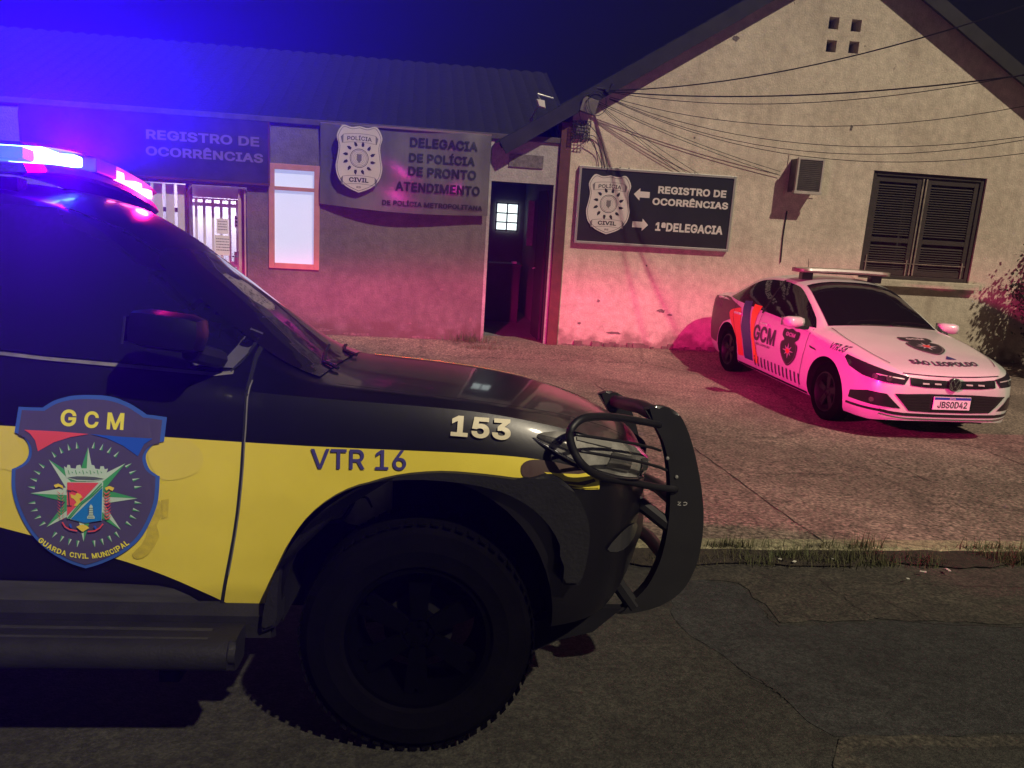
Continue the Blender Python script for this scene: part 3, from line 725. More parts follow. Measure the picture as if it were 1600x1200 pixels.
# black direction board
dsign = thing('direction_sign', 'black board with silver frame, white police badge and two white arrows', 'sign', M_WALL)
X0, X1, Z0, Z1 = .783, 3.055, 1.424, 2.457
mb = MB(); mb.box((X0, -.050, Z0), (X1, -.006, Z1)); obj('board', mb, M_SBLACK, dsign)
mb = MB()
for lo, hi in (((X0 - .022, -.062, Z0 - .022), (X0 + .014, -.002, Z1 + .022)), ((X1 - .014, -.062, Z0 - .022), (X1 + .022, -.002, Z1 + .022)), ((X0 + .014, -.062, Z1 - .014), (X1 - .014, -.002, Z1 + .022)), ((X0 + .014, -.062, Z0 - .022), (X1 - .014, -.002, Z0 + .014))): mb.box(lo, hi, bev=.004)
obj('frame', mb, M_ALU, dsign)
yb = -.052
bcx, bcz, bw_, bh_ = px_box(915, 275, 985, 364, yb); badge(dsign, bcx, bcz - .004, .635, .825, yb)
def wpt(x, y): return wp(x, y, yb)
letters(dsign, 'lettering', [('REGISTRO DE', .035, *wpt(1082, 300), 1.02, .105), ('OCORRÊNCIAS', .035, *wpt(1079, 317), 1.135, .125), ('1ªDELEGACIA', .035, *wpt(1077, 357), 1.02, .125)], yb - .0015, M_SWHITE)
def arrow(cx, cz, s):
    return poly_bm([(cx + s * x, cz + z) for x, z in ((.12, 0), (.03, .088), (.03, .042), (-.115, .042), (-.115, -.042), (.03, -.042), (.03, -.088))])
obj('arrow', on_plate(arrow(*wpt(1003, 304), -1), yb - .0015), M_SWHITE, dsign); obj('arrow', on_plate(arrow(*wpt(1000, 351), 1), yb - .0015), M_SWHITE, dsign)
mb = MB()
for x in (1.15, 1.28, 2.25): mb.tube([(x + .2, -.03, Z1 + .01), (x + .2, -.03, Z1 + .035)], .012)
obj('hanger_bolt', mb, M_BLACKP, dsign)

# curved stainless banner over the wall
M_STAIN = mat('stainless', (0.20, 0.185, 0.18), 0.25, metal=.35, vary=.35, scale=2.5, stretch=(1, 1, .3), bump=.05, bscale=5)
M_SDARK = mat('tarnished_vinyl', (0.040, 0.026, 0.036), 0.5, vary=.4, scale=4)
banner = thing('steel_banner_sign', 'wide curved stainless steel sign with dark letters and white police badge', 'sign', M_WALL)
BX0, BX1 = -2.815, -.507
def by(x):
    t = (x - BX0) / (BX1 - BX0); return -.035 - .10 * math.sin(math.pi * min(1, t * 1.02)) ** 1.2 - .05 * t
def bz(x, z):
    t = (x - BX0) / (BX1 - BX0); zr = (z - 1.7) / 1.09; return by(x) - .085 * math.exp(-((t - .88) / .10) ** 2) * math.sin(math.pi * max(0, min(1, zr)))
zlo = lambda x: 1.735 - .045 * math.sin(math.pi * (x - BX0) / (BX1 - BX0)) - .012 * (x - BX0)
def bgrid(xa, xb, off):
    n = 40; return [[(x, bz(x, z) - off + .016 * math.sin(7 * z + x * 3) * t, z) for t in [1] for z in [zlo(x) + (2.79 - zlo(x)) * k / 10 for k in range(11)]] for x in [xa + (xb - xa) * i / n for i in range(n + 1)]]
mb = MB(); mb.quadgrid(bgrid(BX0, BX1, 0)); mb.quadgrid(bgrid(BX0, BX1, -.012)); obj('sheet', mb, M_STAIN, banner, smooth=60)
mb = MB(); mb.quadgrid([[(x, by(x) - .01, 2.775), (x, by(x) - .02, 2.80), (x, .0, 2.80)] for x in [BX0 + (BX1 - BX0) * i / 30 for i in range(31)]]); obj('top_edge', mb, M_ALU, banner)
def bend(bm, off):
    refine(bm, .03)
    for v in bm.verts: v.co.y = bz(v.co.x, v.co.z) + .016 * math.sin(7 * v.co.z + v.co.x * 3) - off
    return bm
def fit_words(items, off): return bend(on_plate(merge(*[fit_bm(text_bm(b, 1, .03), cx, cz, w=w, h=h) for b, cx, cz, w, h in items]), 0), off)
q = lambda x, y: wp(x, y, -.1)
obj('lettering', fit_words([('DELEGACIA', *q(694, 226), .92, .125), ('DE POLÍCIA', *q(691, 248), .90, .145), ('DE PRONTO', *q(691, 271), .93, .125), ('ATENDIMENTO', *q(684, 295), 1.16, .125), ('DE POLÍCIA METROPOLITANA', *q(676, 320), 1.38, .085)], .011), flat('letter_black', (0.014, .012, .012)), banner)
be = thing('shield_holder', '', '', None)
bpy.data.objects.remove(be)
bcx, bcz, bw_, bh_ = px_box(525, 200, 597, 298, -.15); badge(banner, bcx, bcz, .62, .87, min(by(bcx - .3), by(bcx + .3), by(bcx)) - .018)
# dark signboard over the porch
psign = thing('porch_sign', 'dark signboard with pale letters above the lit porch', 'sign', M_WALL)
mb = MB(); mb.box((-6.6, -.06, 1.955), (-3.50, -.004, 2.75)); obj('board', mb, M_SDARK, psign)
mb = MB(); mb.box((-6.6, -.07, 1.925), (-3.48, -.002, 1.953)); mb.box((-3.50, -.07, 1.955), (-3.478, -.002, 2.75)); obj('frame', mb, M_MAROON, psign)
q = lambda x, y: wp(x, y, -.062)
xr = q(406, 222)[0]
letters(psign, 'lettering', [('REGISTRO DE', .03, q(405, 222)[0] - .72, q(405, 222)[1], 1.44, .125), ('OCORRÊNCIAS', .03, q(411, 246)[0] - .75, q(411, 246)[1], 1.50, .15)], -.0635, mat('pale_letter', (0.19, 0.14, 0.16), .6), )

# ================================================================== FITTINGS ON THE WALL
ac = thing('air_conditioner', 'old window air conditioner with brown grille in a pale frame on the gable', 'air conditioner', M_WALL)
AX0, AX1, AZ0, AZ1, AD = 3.875, 4.275, 2.30, 2.79, -.26
mb = MB(); mb.box((AX0 + .012, AD + .012, AZ0 + .012), (AX1 - .012, .02, AZ1 - .012), bev=.01); obj('casing', mb, mat('ac_casing', (0.11, 0.085, 0.07), .6, vary=.4, scale=8), ac)
mb = MB()
for lo, hi in (((AX0, AD - .012, AZ0), (AX0 + .028, AD + .03, AZ1)), ((AX1 - .028, AD - .012, AZ0), (AX1, AD + .03, AZ1)), ((AX0 + .028, AD - .012, AZ1 - .028), (AX1 - .028, AD + .03, AZ1)), ((AX0 - .012, AD - .02, AZ0 - .012), (AX1 + .012, AD + .05, AZ0 + .03))): mb.box(lo, hi, bev=.004)
obj('frame', mb, mat('ac_frame', (0.42, 0.38, 0.33), .6, vary=.2), ac)
mb = MB()
for i in range(16): mb.box((AX0 + .03, AD - .006, AZ0 + .04 + i * .0262), (AX1 - .03, AD + .011, AZ0 + .056 + i * .0262))
obj('grille', mb, mat('ac_grille', (0.085, 0.07, 0.055), .6, vary=.4, scale=12), ac)
mb = MB(); mb.box((AX0 - .03, -.012, AZ0 - .05), (AX1 + .03, .0, AZ1 + .05)); obj('mortar_patch', mb, M_GABLE, ac)
jb = thing('junction_box', 'grey junction box hanging under the eave above the wire cage', 'junction box', M_WALL)
x, z = wp(919, 166, -.12)
mb = MB(); mb.box((-.10, -.07, -.09), (.10, .07, .09), Matrix.Translation((x, -.12, z)) @ Matrix.Rotation(.25, 4, 'Y'), bev=.012); obj('casing', mb, mat('jb_grey', (0.10, 0.09, 0.08), .6, vary=.3), jb)
mb = MB(); mb.box((-.11, -.085, -.10), (.11, -.068, .10), Matrix.Translation((x, -.12, z)) @ Matrix.Rotation(.25, 4, 'Y'), bev=.006); obj('lid', mb, mat('jb_lid', (0.14, 0.12, 0.105), .6, vary=.3), jb)
cage = thing('wire_cage', 'small rusty wire cage fixed at the corner above the maroon pilaster', 'cage', M_WALL)
(x0, z0), (x1, z1) = wp(895, 189, -.06), wp(919, 218, -.06)
mb = MB(); mb.box((x0, -.03, z1), (x1, -.006, z0)); obj('back_plate', mb, mat('cage_plate', (0.24, .21, .18), .7, vary=.3), cage)
mb = MB()
for k in range(6):
    xx = x0 + (x1 - x0) * k / 5; zz = z1 + (z0 - z1) * k / 5; mb.tube([(xx, -.03, z0), (xx, -.13, z0), (xx, -.13, z1), (xx - .02, -.1, z1 - .05)], .006, 5); mb.tube([(x0, -.03, zz), (x0, -.13, zz), (x1, -.13, zz), (x1, -.03, zz)], .005, 5)
obj('wire', mb, M_BLACKP, cage)
mb = MB(); mb.box((x0 + .05, -.10, z1 + .07), (x1 - .06, -.032, z0 - .06), bev=.01); obj('meter', mb, mat('meter_grey', (.2, .19, .17), .5, vary=.3), cage)
hook = thing('cable_anchor', 'black iron cable anchor bracket at the left eave of the gable', 'bracket', M_WALL)
ax, az = wp(945, 141, -.20)
mb = MB(); mb.tube([(ax - .14, .0, az + .02), (ax - .1, -.18, az + .02), (ax + .07, -.2, az + .015), (ax + .10, -.2, az + .09)], .014); obj('bracket', mb, M_BLACKP, hook)
mb = MB(); mb.lathe([(.0, -.03), (.025, -.03), (.03, -.01), (.02, 0), (.03, .012), (.025, .03), (0, .03)], 12, Matrix.Translation((ax + .03, -.2, az))); obj('insulator', mb, M_BLACKP, hook, smooth=True)
fl = thing('floodlight', 'small pale floodlight on a thin stalk above the station parapet', 'floodlight', M_WALL)
x, z = wp(844, 162, -.1)
mb = MB(); mb.prism([(x - .06, z + .05), (x + .05, z + .04), (x + .07, z - .06), (x - .02, z - .04)], -.16, -.04, 1, bev=.006); obj('head', mb, mat('flood_white', (0.66, 0.64, 0.58), .4), fl)
mb = MB(); xs_, zs_ = wp(829, 190, 0.1); mb.tube([(x, -.08, z + .05), (x - .03, .02, z + .14), (x + .2, .05, z + .10)], .014); mb.tube([(xs_, .1, 2.8), (xs_ + .01, .1, 3.08)], .025); mb.tube([(xs_, .1, 3.06), (x, -.08, z + .03)], .012); obj('stalk', mb, M_STEELG, fl)

# ---- overhead cables
def sag(p, q, s, n=18):
    p, q = Vector(p), Vector(q); return [p.lerp(q, i / n) + Vector((0, 0, -s * 4 * (i / n) * (1 - i / n))) for i in range(n + 1)]
def wpo(x, y, off): a, b = wp(x, y, off); return (a, off, b)
A0 = (ax + .05, -.2, az)
def cable(pts, r, label, group=None):
    mb = MB(); mb.tube(pts, r * .62, 6); return tag(obj('cable', mb, M_CABLE, world_M=M_WALL), label, 'cable', group)
cable(sag(A0, wpo(1620, 2, -3.2), .20), .012, 'topmost overhead cable, climbing steeply right past the four gable vents')
cable(sag((A0[0], A0[1], A0[2] - .012), wpo(1640, 112, -3.5), .14), .013, 'thick overhead cable running nearly level right from the eave anchor')
cable(sag((A0[0], A0[1] - .01, A0[2] - .02), wpo(1640, 108, -3.5), .24), .007, 'thin overhead cable hanging just under the thick level one')
for y1, s_ in ((156, .33), (206, .36), (209, .44), (232, .42)):
    cable(sag((A0[0] + .02, -.21, A0[2] - .02 - .0004 * y1), wpo(1650, y1, -3.0), s_), .0065, 'thin slack overhead cable drooping right across the gable from the eave anchor', 'slack overhead cables across the gable')
J = wpo(925, 162, -.15)
for dy in (0, 6):
    cable(sag((J[0] + .05, -.14, J[2] + .05 - dy * .004), wpo(1219, 268 + dy, -.03), .05), .0065, 'thin cable slanting down the gable to the air conditioner', 'cables to the air conditioner')
for x_, y_, k in ((1064, 271, 0), (1074, 271, .02), (1094, 273, .04)):
    cable(sag((J[0] + .04 + k, -.12, J[2] + .02), wpo(x_, y_, -.02), .03), .0055, 'thin cable slanting down to the top edge of the black direction sign', 'cables to the direction sign')
for a, b, c, d, e, f in ((920, 215, 934, 240, 941, 262), (922, 196, 940, 222, 950, 268), (905, 220, 930, 214, 945, 262)):
    cable(spline([wpo(a, b, -.1), wpo(c, d, -.04), wpo(e, f, -.07)], 8), .008, 'short black wire dropping from the wire cage to the police badge', 'wires from the wire cage')
ctr = wpo(932, 160, -.2)
cable([(ctr[0] + .13 * math.cos(t * .42) * (1 + .1 * math.sin(t)), -.2 - .01 * t * .3, ctr[2] - .02 + .16 * math.sin(t * .42)) for t in range(26)], .007, 'coiled loop of slack cable hanging beside the junction box')
cable(spline([wpo(925, 145, -.2), wpo(912, 152, -.22), wpo(905, 172, -.16), wpo(908, 190, -.1)], 8), .008, 'short black wire joining the eave anchor to the wire cage')

# ---- weeds and shrub
def weed(name, label, M, n, hmax, spread, rnd):
    mb = blades(n, lambda r: (r.gauss(0, spread), r.gauss(0, spread * .4), 0, r.uniform(.4, 1)), hmax * .4, hmax, rnd, .9)
    tag(obj(name, mb, M_GRASS, world_M=M), label, 'weeds')
x, _ = wp(733, 530); weed('weed_tuft', 'scruffy weed tuft at the foot of the station wall near the door', M_WALL @ Matrix.Translation((x, -.10, -.09)), 240, .24, .16, random.Random(2))
x, _ = wp(775, 545); weed('weed_tuft', 'low flattened weeds in front of the open doorway', M_WALL @ Matrix.Translation((x - .2, -.45, -.12)), 160, .10, .16, random.Random(3))
M_LEAF = mat('shrub_leaf', (0.035, 0.045, 0.018), .75, col2=(0.02, 0.024, 0.012), scale=9)
def shrub(label, M, h, wd, n, rnd):
    t = thing('shrub', label, 'shrub', M); mb = MB(); tips = []
    for i in range(11):
        a = rnd.uniform(0, 6.28); l = rnd.uniform(.3, 1) * wd; p = [Vector((0, 0, 0)), Vector((math.cos(a) * l * .3, math.sin(a) * l * .3, h * .35)), Vector((math.cos(a) * l * .8, math.sin(a) * l * .6, h * rnd.uniform(.6, 1)))]
        s = spline(p, 6); mb.tube(s, [.016 * (1 - .8 * k / (len(s) - 1)) for k in range(len(s))], 5); tips += s[3:]
    obj('branches', mb, M_WOOD, t)
    mb = MB()
    for i in range(n):
        c = rnd.choice(tips) + Vector((rnd.gauss(0, .10), rnd.gauss(0, .09), rnd.gauss(0, .10))); R = Matrix.Rotation(rnd.uniform(0, 6.28), 3, 'Z') @ Matrix.Rotation(rnd.uniform(-1.2, 1.2), 3, 'X'); l = rnd.uniform(.035, .085); w = l * .32
        mb.face([c + R @ Vector(q) for q in ((0, 0, 0), (w, l * .45, .006), (0, l, 0), (-w, l * .45, .006))])
    obj('foliage', mb, M_LEAF, t)
x, _ = wp(1580, 560); shrub('loose dark shrub against the gable wall right of the shuttered window', M_WALL @ Matrix.Translation((x + .15, -.45, -.12)), 2.0, .75, 5200, random.Random(12))
shrub('low dark bush beside the white patrol car at the frame edge', M_WALL @ Matrix.Translation((x + .05, -1.1, -.16)), .95, .7, 4200, random.Random(15))

# ================================================================== BLACK AND YELLOW PATROL TRUCK (x forward, y left, z up; front axle at x = 0)
M_TBLACK = mat('black_car_paint', (0.0045, 0.0042, 0.005), 0.34, spec=.35, vary=.25, scale=5, coat=0.35, bump=.012, bscale=60)
M_WELL = mat('wheel_well', (0.010, 0.010, 0.011), 0.95, vary=.3, scale=6, spec=.1)
M_YELLOW = mat('yellow_vinyl', (0.78, 0.65, 0.075), 0.38, vary=.06, scale=2.2, coat=.25, col2=(0.69, 0.57, 0.055))
M_YFADE = mat('yellow_vinyl_patch', (0.74, 0.61, 0.09), 0.5, vary=.04, scale=6)
M_TRIM = mat('black_trim', (0.010, 0.010, 0.011), 0.65, spec=.3, vary=.35, scale=14, bump=.12, bscale=90)
M_TYRE = mat('tyre_rubber', (0.0030, 0.0029, 0.0033), 0.95, vary=.3, scale=9, bump=.2, spec=.03)
M_RIMB = mat('black_rim', (0.0010, 0.0010, 0.0012), 0.85, vary=.2, spec=.02)
M_GLASS = mat('tinted_glass', (0.006, 0.006, 0.008), 0.03, spec=.6, coat=.3)
M_CHROME = mat('chrome', (0.62, 0.62, 0.64), 0.12, metal=1.0)
M_GREYM = mat('worn_grey_metal', (0.20, 0.19, 0.18), 0.6, metal=.2, vary=.4, scale=14)
M_NAVY = mat('navy_lettering', (0.055, 0.048, 0.22), .45, vary=.1)
truck = thing('patrol_truck', 'black and yellow patrol truck with blue and red roof lights lit', 'truck', M_TRUCK)
T = dict(
    zt=table('-3.95:1.02 -3.93:1.15 -3.85:1.50 -3.6:1.73 -3.0:1.82 -2.2:1.845 -1.55:1.845 -1.30:1.82 -1.13:1.745 -.90:1.575 -.71:1.435 -.46:1.26 -.36:1.215 -.2:1.20 .1:1.178 .4:1.145 .6:1.103 .76:1.045 .84:.995 .885:.925 .91:.84'),
    zs=table('-3.95:.98 -3.85:1.15 -3.5:1.20 -1.2:1.195 -.6:1.175 -.3:1.16 .1:1.142 .4:1.10 .6:1.045 .7:.985 .84:.90 .91:.80'),
    ze=table('-3.95:1.0 -3.93:1.05 -3.85:1.40 -3.6:1.65 -3.0:1.74 -2.2:1.765 -1.55:1.765 -1.30:1.74 -1.13:1.665 -.90:1.495 -.71:1.355 -.46:1.215 -.36:1.19 -.2:1.178 .1:1.155 .4:1.116 .6:1.062 .76:.995 .84:.945 .91:.82'),
    w=table('-3.95:.78 -3.9:.86 -3.6:.92 -3.0:.945 .2:.945 .4:.935 .52:.905 .60:.855 .68:.76 .75:.64 .81:.50 .87:.33 .91:.16'),
    ws=table('-3.95:.74 -3.9:.80 -3.6:.86 -3.0:.895 -.6:.90 0:.895 .3:.88 .5:.855 .60:.805 .68:.72 .75:.60 .81:.47 .87:.31 .91:.15'),
    wt=table('-3.95:.62 -3.6:.58 -3.0:.60 -1.3:.605 -.9:.66 -.6:.715 -.36:.76 0:.78 .4:.74 .60:.68 .68:.61 .75:.52 .81:.41 .87:.27 .91:.13'),
    zm=table('-3.95:.80 -3:.86 0:.86 .6:.80 .91:.70'), zb=table('-3.95:.62 -3.7:.46 -3:.42 .35:.42 .6:.44 .75:.50 .86:.56 .91:.62'),
    tuck=table('-3.95:.05 -3:.09 -.5:.09 0:.06 .91:.05'))
xs = sorted({round(-3.95 + .02 * i, 3) for i in range(4)} | {round(-3.85 + .12 * i, 3) for i in range(20)} | {round(-1.5 + .05 * i, 3) for i in range(38)} | {round(.42 + .035 * i, 3) for i in range(14)} | {.895, .91})
xs = [x for x in xs if x <= .91]
body = loft('body', xs, T, [M_TBLACK, M_WELL], None)
def arch_cut(x, z, rx, rz, y0, y1):
    c = MB(); c.prism([(x + rx * math.cos(2 * math.pi * i / 48), z + rz * math.sin(2 * math.pi * i / 48)) for i in range(48)], y0, y1, 1)
    o = obj('cutter', c, [M_TBLACK, M_WELL])
    for p in o.data.polygons: p.material_index = 1
    return o
AZ, ARX, ARZ = .44, .44, .49
cut(body, [arch_cut(x, AZ, ARX, ARZ, *s) for x in (0, -2.845) for s in ((-1.3, -.52), (.52, 1.3))])
body.parent = truck
sk = Skin(body)
def side(bm, name, m, off=.004, parent=None, L=.06):
    sk.lay(bm, (0, -2, 0), (1, 0, 0), (0, 0, 1), (0, 1, 0), off, L); return obj(name, bm, m, parent or body, smooth='all')
# yellow swoosh, wrapped on the side
top = curve2(tps((0, 665), (130, 673), (260, 683), (480, 697), (700, 707), (800, 714), (860, 723), (905, 735), (942, 747)), 3)
bot = curve2(tps((942, 772), (900, 766), (820, 749), (760, 742), (690, 737), (620, 742), (560, 760), (505, 795), (465, 838), (436, 890), (418, 940), (412, 977)), 3)
bot2 = curve2(tps((385, 972), (345, 946), (280, 912), (200, 880), (100, 850), (0, 823)), 3)
rear_top = [(-3.6, 1.075), (-2.2, 1.08)]; rear_bot = [(-2.0, .84), (-2.75, .93), (-3.6, .97)]
side(poly_bm(rear_top + top + bot + bot2 + rear_bot), 'yellow_band', M_YELLOW, .004)
side(poly_bm(curve2(tps((815, 740), (818, 724), (845, 720), (905, 735), (935, 760), (890, 764), (830, 750)), 4, True)), 'brown_swirl', mat('brown_vinyl', (0.06, .032, .026), .5), .0065)
for pts in (((850, 738), (905, 744), (938, 742), (940, 752), (905, 756), (872, 751)), ((880, 757), (915, 762), (940, 757), (941, 769), (915, 766))):
    side(poly_bm(tps(*pts)), 'yellow_flash', M_YELLOW, .009)
tb = lambda a, b, c, d: ((tp(a, b)[0] + tp(c, d)[0]) / 2, (tp(a, b)[1] + tp(c, d)[1]) / 2)
def side_text(body_, name, m, p0, p1, h, bold, off=.008, shear=0):
    (a, c), (b, d) = tp(*p0), tp(*p1); w = math.hypot(b - a, d - c); r = math.atan2(d - c, b - a)
    return side(fit_bm(text_bm(body_, 1, bold, shear), (a + b) / 2, (c + d) / 2, w=w, h=h, rot=r), name, m, off, L=.05)
side_text('VTR 16', 'unit_number', M_NAVY, (486, 716), (635, 719), .062, .012)
side_text('153', 'phone_number', mat('cream_lettering', (0.66, .60, .42), .5), (705, 667), (799, 675), .062, .03)
side(fit_bm(text_bm('153', 1, .02), 0, 0, w=.01, h=.01), 'x', None) if False else None
# panel gaps
gapm = flat('panel_gap', (0.003, .003, .003), .9)
side(merge(band(curve2(tps((368, 545), (374, 570), (381, 620), (381, 690), (376, 770), (366, 840), (352, 905), (342, 950)), 4), .011), band(curve2(tps((381, 640), (382, 690), (377, 770), (367, 840)), 4), .004)), 'door_gap', gapm, .0055)
side(band(curve2(tps((383, 600), (384, 650), (383, 690), (379, 760), (369, 835), (356, 900)), 4), .004), 'door_edge', M_GREYM, .007)
side(band([(-1.62, 1.16), (-1.63, .9), (-1.60, .5)], .01), 'door_gap', gapm, .0055)
# side glass, greenhouse
def tg(off, *pts): return tps(*pts, off=off)
side(poly_bm(curve2(tps((-260, 540), (0, 549), (60, 556), (200, 569), (330, 584), (355, 582), (366, 560), (361, 525), (338, 494), off=-.90), 3) + tps((300, 460), (240, 408), (160, 352), (90, 322), (-260, 300), off=-.68)), 'side_window', M_GLASS, .004)
side(band(tps((-260, 547), (0, 554), (60, 561), (200, 574), (330, 588), (356, 586), off=-.90), .010), 'window_trim', M_GREYM, .007)
side(band(curve2(tps((352, 584), (367, 562), (362, 525), (338, 494), (300, 460), off=-.89), 3), .008), 'window_trim', M_TRIM, .007)
side(poly_bm(tps((338, 503), (352, 512), (362, 532), (365, 560), (353, 580), (290, 574), (292, 566), (336, 568), (346, 548), (344, 522), off=-.9)), 'glass_reflection', mat('reflection_grey', (0.085, .08, .10), .35, vary=.2), .008)  # grey patch at the window corner: the pane's reflection painted as a colour
side(poly_bm([(-1.72, 1.235), (-2.75, 1.24), (-2.72, 1.60), (-1.76, 1.63)]), 'side_window', M_GLASS, .004)
side(poly_bm([(-2.82, 1.245), (-3.45, 1.29), (-3.38, 1.52), (-2.80, 1.60)]), 'side_window', M_GLASS, .004)
bm = poly_bm([(-.66, -.02), (.66, -.02), (.60, .36), (.555, .66), (.40, .715), (-.40, .715), (-.555, .66), (-.60, .36)])
sk.lay(bm, (-.40, 0, 1.20), (0, 1, 0), (-.72, 0, .52), (-.58, 0, -.80), .004, .06); ws_ = obj('windshield', bm, M_GLASS, truck, smooth='all')
for y in (-.45, .15): mb = MB(); mb.tube([sk.bvh.ray_cast(Vector((a, b, 3)), Vector((0, 0, -1)))[0] + Vector((0, 0, .012)) for a, b in ((-.34, y), (-.40, y + .06), (-.43, y + .30), (-.45, y + .52))], .007); obj('wiper', mb, M_TRIM, truck)

# dark hood shut lines and a yellow stripe
bm = merge(band(curve2([(-.30, -.745), (0, -.765), (.3, -.735), (.55, -.66), (.72, -.55)], 5), .008), band(curve2([(-.30, .745), (0, .765), (.3, .735), (.55, .66), (.72, .55)], 5), .008))
sk.lay(bm, (0, 0, 2), (1, 0, 0), (0, 1, 0), (0, 0, -1), .005, .05); obj('hood_gap', bm, gapm, body)
bm = band(curve2([(-.30, .60), (0, .62), (.3, .59), (.52, .53), (.68, .42), (.76, .30)], 6), .085)
sk.lay(bm, (0, 0, 2), (1, 0, 0), (0, 1, 0), (0, 0, -1), .004, .04); obj('hood_stripe', bm, M_YELLOW, body, smooth='all')
# door mirror
M_MIRB = mat('mirror_black', (0.004, .004, .005), .35, spec=.3)
mir = MB(); c0 = meet(M_TRUCK, 264, 517, 1, -1.02)
mir.box((-.105, -.07, -.055), (.105, .07, .055), Matrix.Translation(c0) @ Matrix.Rotation(.1, 4, 'Y'), bev=.045); mo = obj('wing_mirror', mir, M_MIRB, truck, smooth=50)
mb = MB(); mb.tube([(c0.x + .05, c0.y + .03, c0.z - .06), (c0.x + .10, -.86, c0.z - .09)], .03); obj('arm', mb, M_TRIM, mo)
mb = MB(); mb.box((-.004, -.055, -.04), (.004, .055, .04), Matrix.Translation(c0 + Vector((-.106, 0, .0))) @ Matrix.Rotation(.1, 4, 'Y'), bev=.002); obj('mirror_glass', mb, M_CHROME, mo)
# flares round the arches
fo = tps((412, 982), (417, 940), (434, 890), (464, 838), (504, 795), (560, 759), (620, 741), (690, 735), (760, 740), (820, 747)) + [(.40, .955), (.475, .905), (.525, .81), (.53, .71), (.51, .60)]
fi = [(.455, .60), (.450, .70), (.40, .795), (.31, .87), (.18, .915), (0, .93), (-.16, .915), (-.27, .87), (-.36, .79), (-.415, .69), (-.435, .58), (-.435, .45)]
fo = curve2(fo, 3); fi = curve2(fi, 3)
mb = MB(); mb.prism(fo + fi, -.975, -.86, 1, bev=.010); obj('wheel_arch_flare', mb, M_TRIM, truck, smooth=30)
for xo, sy in ((0, 1), (-2.845, 1), (-2.845, -1)):
    mb = MB(); a = [(xo + (ARX + .075) * math.cos(q), AZ + (ARZ + .06) * math.sin(q)) for q in np.linspace(-.05, math.pi + .05, 30)]; b = [(xo + ARX * math.cos(q), AZ + ARZ * math.sin(q)) for q in np.linspace(math.pi + .05, -.05, 30)]
    mb.prism(a + b, *sorted((sy * .86, sy * .975)), 1, bev=.01); obj('wheel_arch_flare', mb, M_TRIM, truck, smooth=30)
# sill and running board
mb = MB(); mb.prism([(-.90, .50), (-.945, .47), (-.945, .40), (-.86, .37)], -2.35, -.46, 0); obj('sill', mb, M_TRIM, truck)
pr = curve2([(-.93, .445), (-1.02, .452), (-1.08, .44), (-1.105, .405), (-1.095, .365), (-1.04, .35), (-.95, .355)], 4)
mb = MB(); mb.prism(pr, -2.40, -.535, 0, bev=.02); rb = obj('running_board', mb, M_TRIM, truck, smooth=50)
mb = MB(); mb.prism([(-1.0, .4535), (-1.065, .4475), (-1.065, .4425), (-1.0, .4455)], -2.3, -.62, 0); obj('tread_strip', mb, mat('worn_rubber', (.022, .022, .022), .7, vary=.4, scale=30), rb)
side(poly_bm(curve2(tps((-300, 908), (0, 909), (200, 915), (268, 922), (310, 948), (318, 958), (200, 960), (0, 957), (-300, 955)), 2, True)), 'rocker_highlight', mat('highlight_plastic', (.085, .085, .08), .5, vary=.55, scale=5, stretch=(.4, 1, 3)), .006)  # pale grey rocker patch; its lit, reflecting sheen is painted into the colour
for x in (-.75, -1.5, -2.2): mb = MB(); mb.box((x - .03, -1.0, .28), (x + .03, -.6, .352)); obj('bracket', mb, M_WELL, rb)
# front corner: black bumper cap over the body, fog lamp, lower deflectors
mb = MB(); rows = []
for y in np.linspace(-.80, .80, 31):
    t = abs(y) / .80; x = .905 - .29 * t ** 1.8
    rows.append([(x - .05, y, .83), (x + .005, y, .80), (x + .03, y, .70), (x + .028, y, .60), (x - .01, y, .50), (x - .09, y, .435), (x - .26, y, .40)])
mb.quadgrid(rows); bp_ = obj('front_bumper', mb, mat('bumper_plastic', (0.007, .007, .0075), .42, spec=.3, vary=.3, coat=.1), truck, smooth='all')
side(poly_bm(curve2([(.62, .68), (.70, .72), (.78, .70), (.79, .66), (.70, .645)], 3, True)), 'fog_lamp', mat('fog_lens', (0.035, .035, .036), .25, coat=.4), .006, truck)
mb = MB(); mb.prism([(.93, .62), (.80, .64), (.62, .60), (.60, .585), (.93, .585)], -.93, -.90, 1); obj('corner_trim', mb, M_TRIM, bp_) if False else mb.bm.free()
mb = MB(); mb.prism([(.30, .42), (.72, .42), (.62, .33), (.50, .30), (.42, .26), (.34, .20)], -.70, -.66, 1); mb.prism([(.45, .42), (.70, .41), (.66, .28), (.55, .30)], -.55, .55, 1); obj('under_deflector', mb, M_WELL, truck)
mb = MB(); mb.tube([(.05, -.5, .38), (.05, .5, .38)], .05); mb.tube([(-.2, -.55, .33), (.55, -.45, .36)], .04); mb.box((-3.8, -.5, .33), (.6, .5, .52)); obj('chassis', mb, M_WELL, truck)
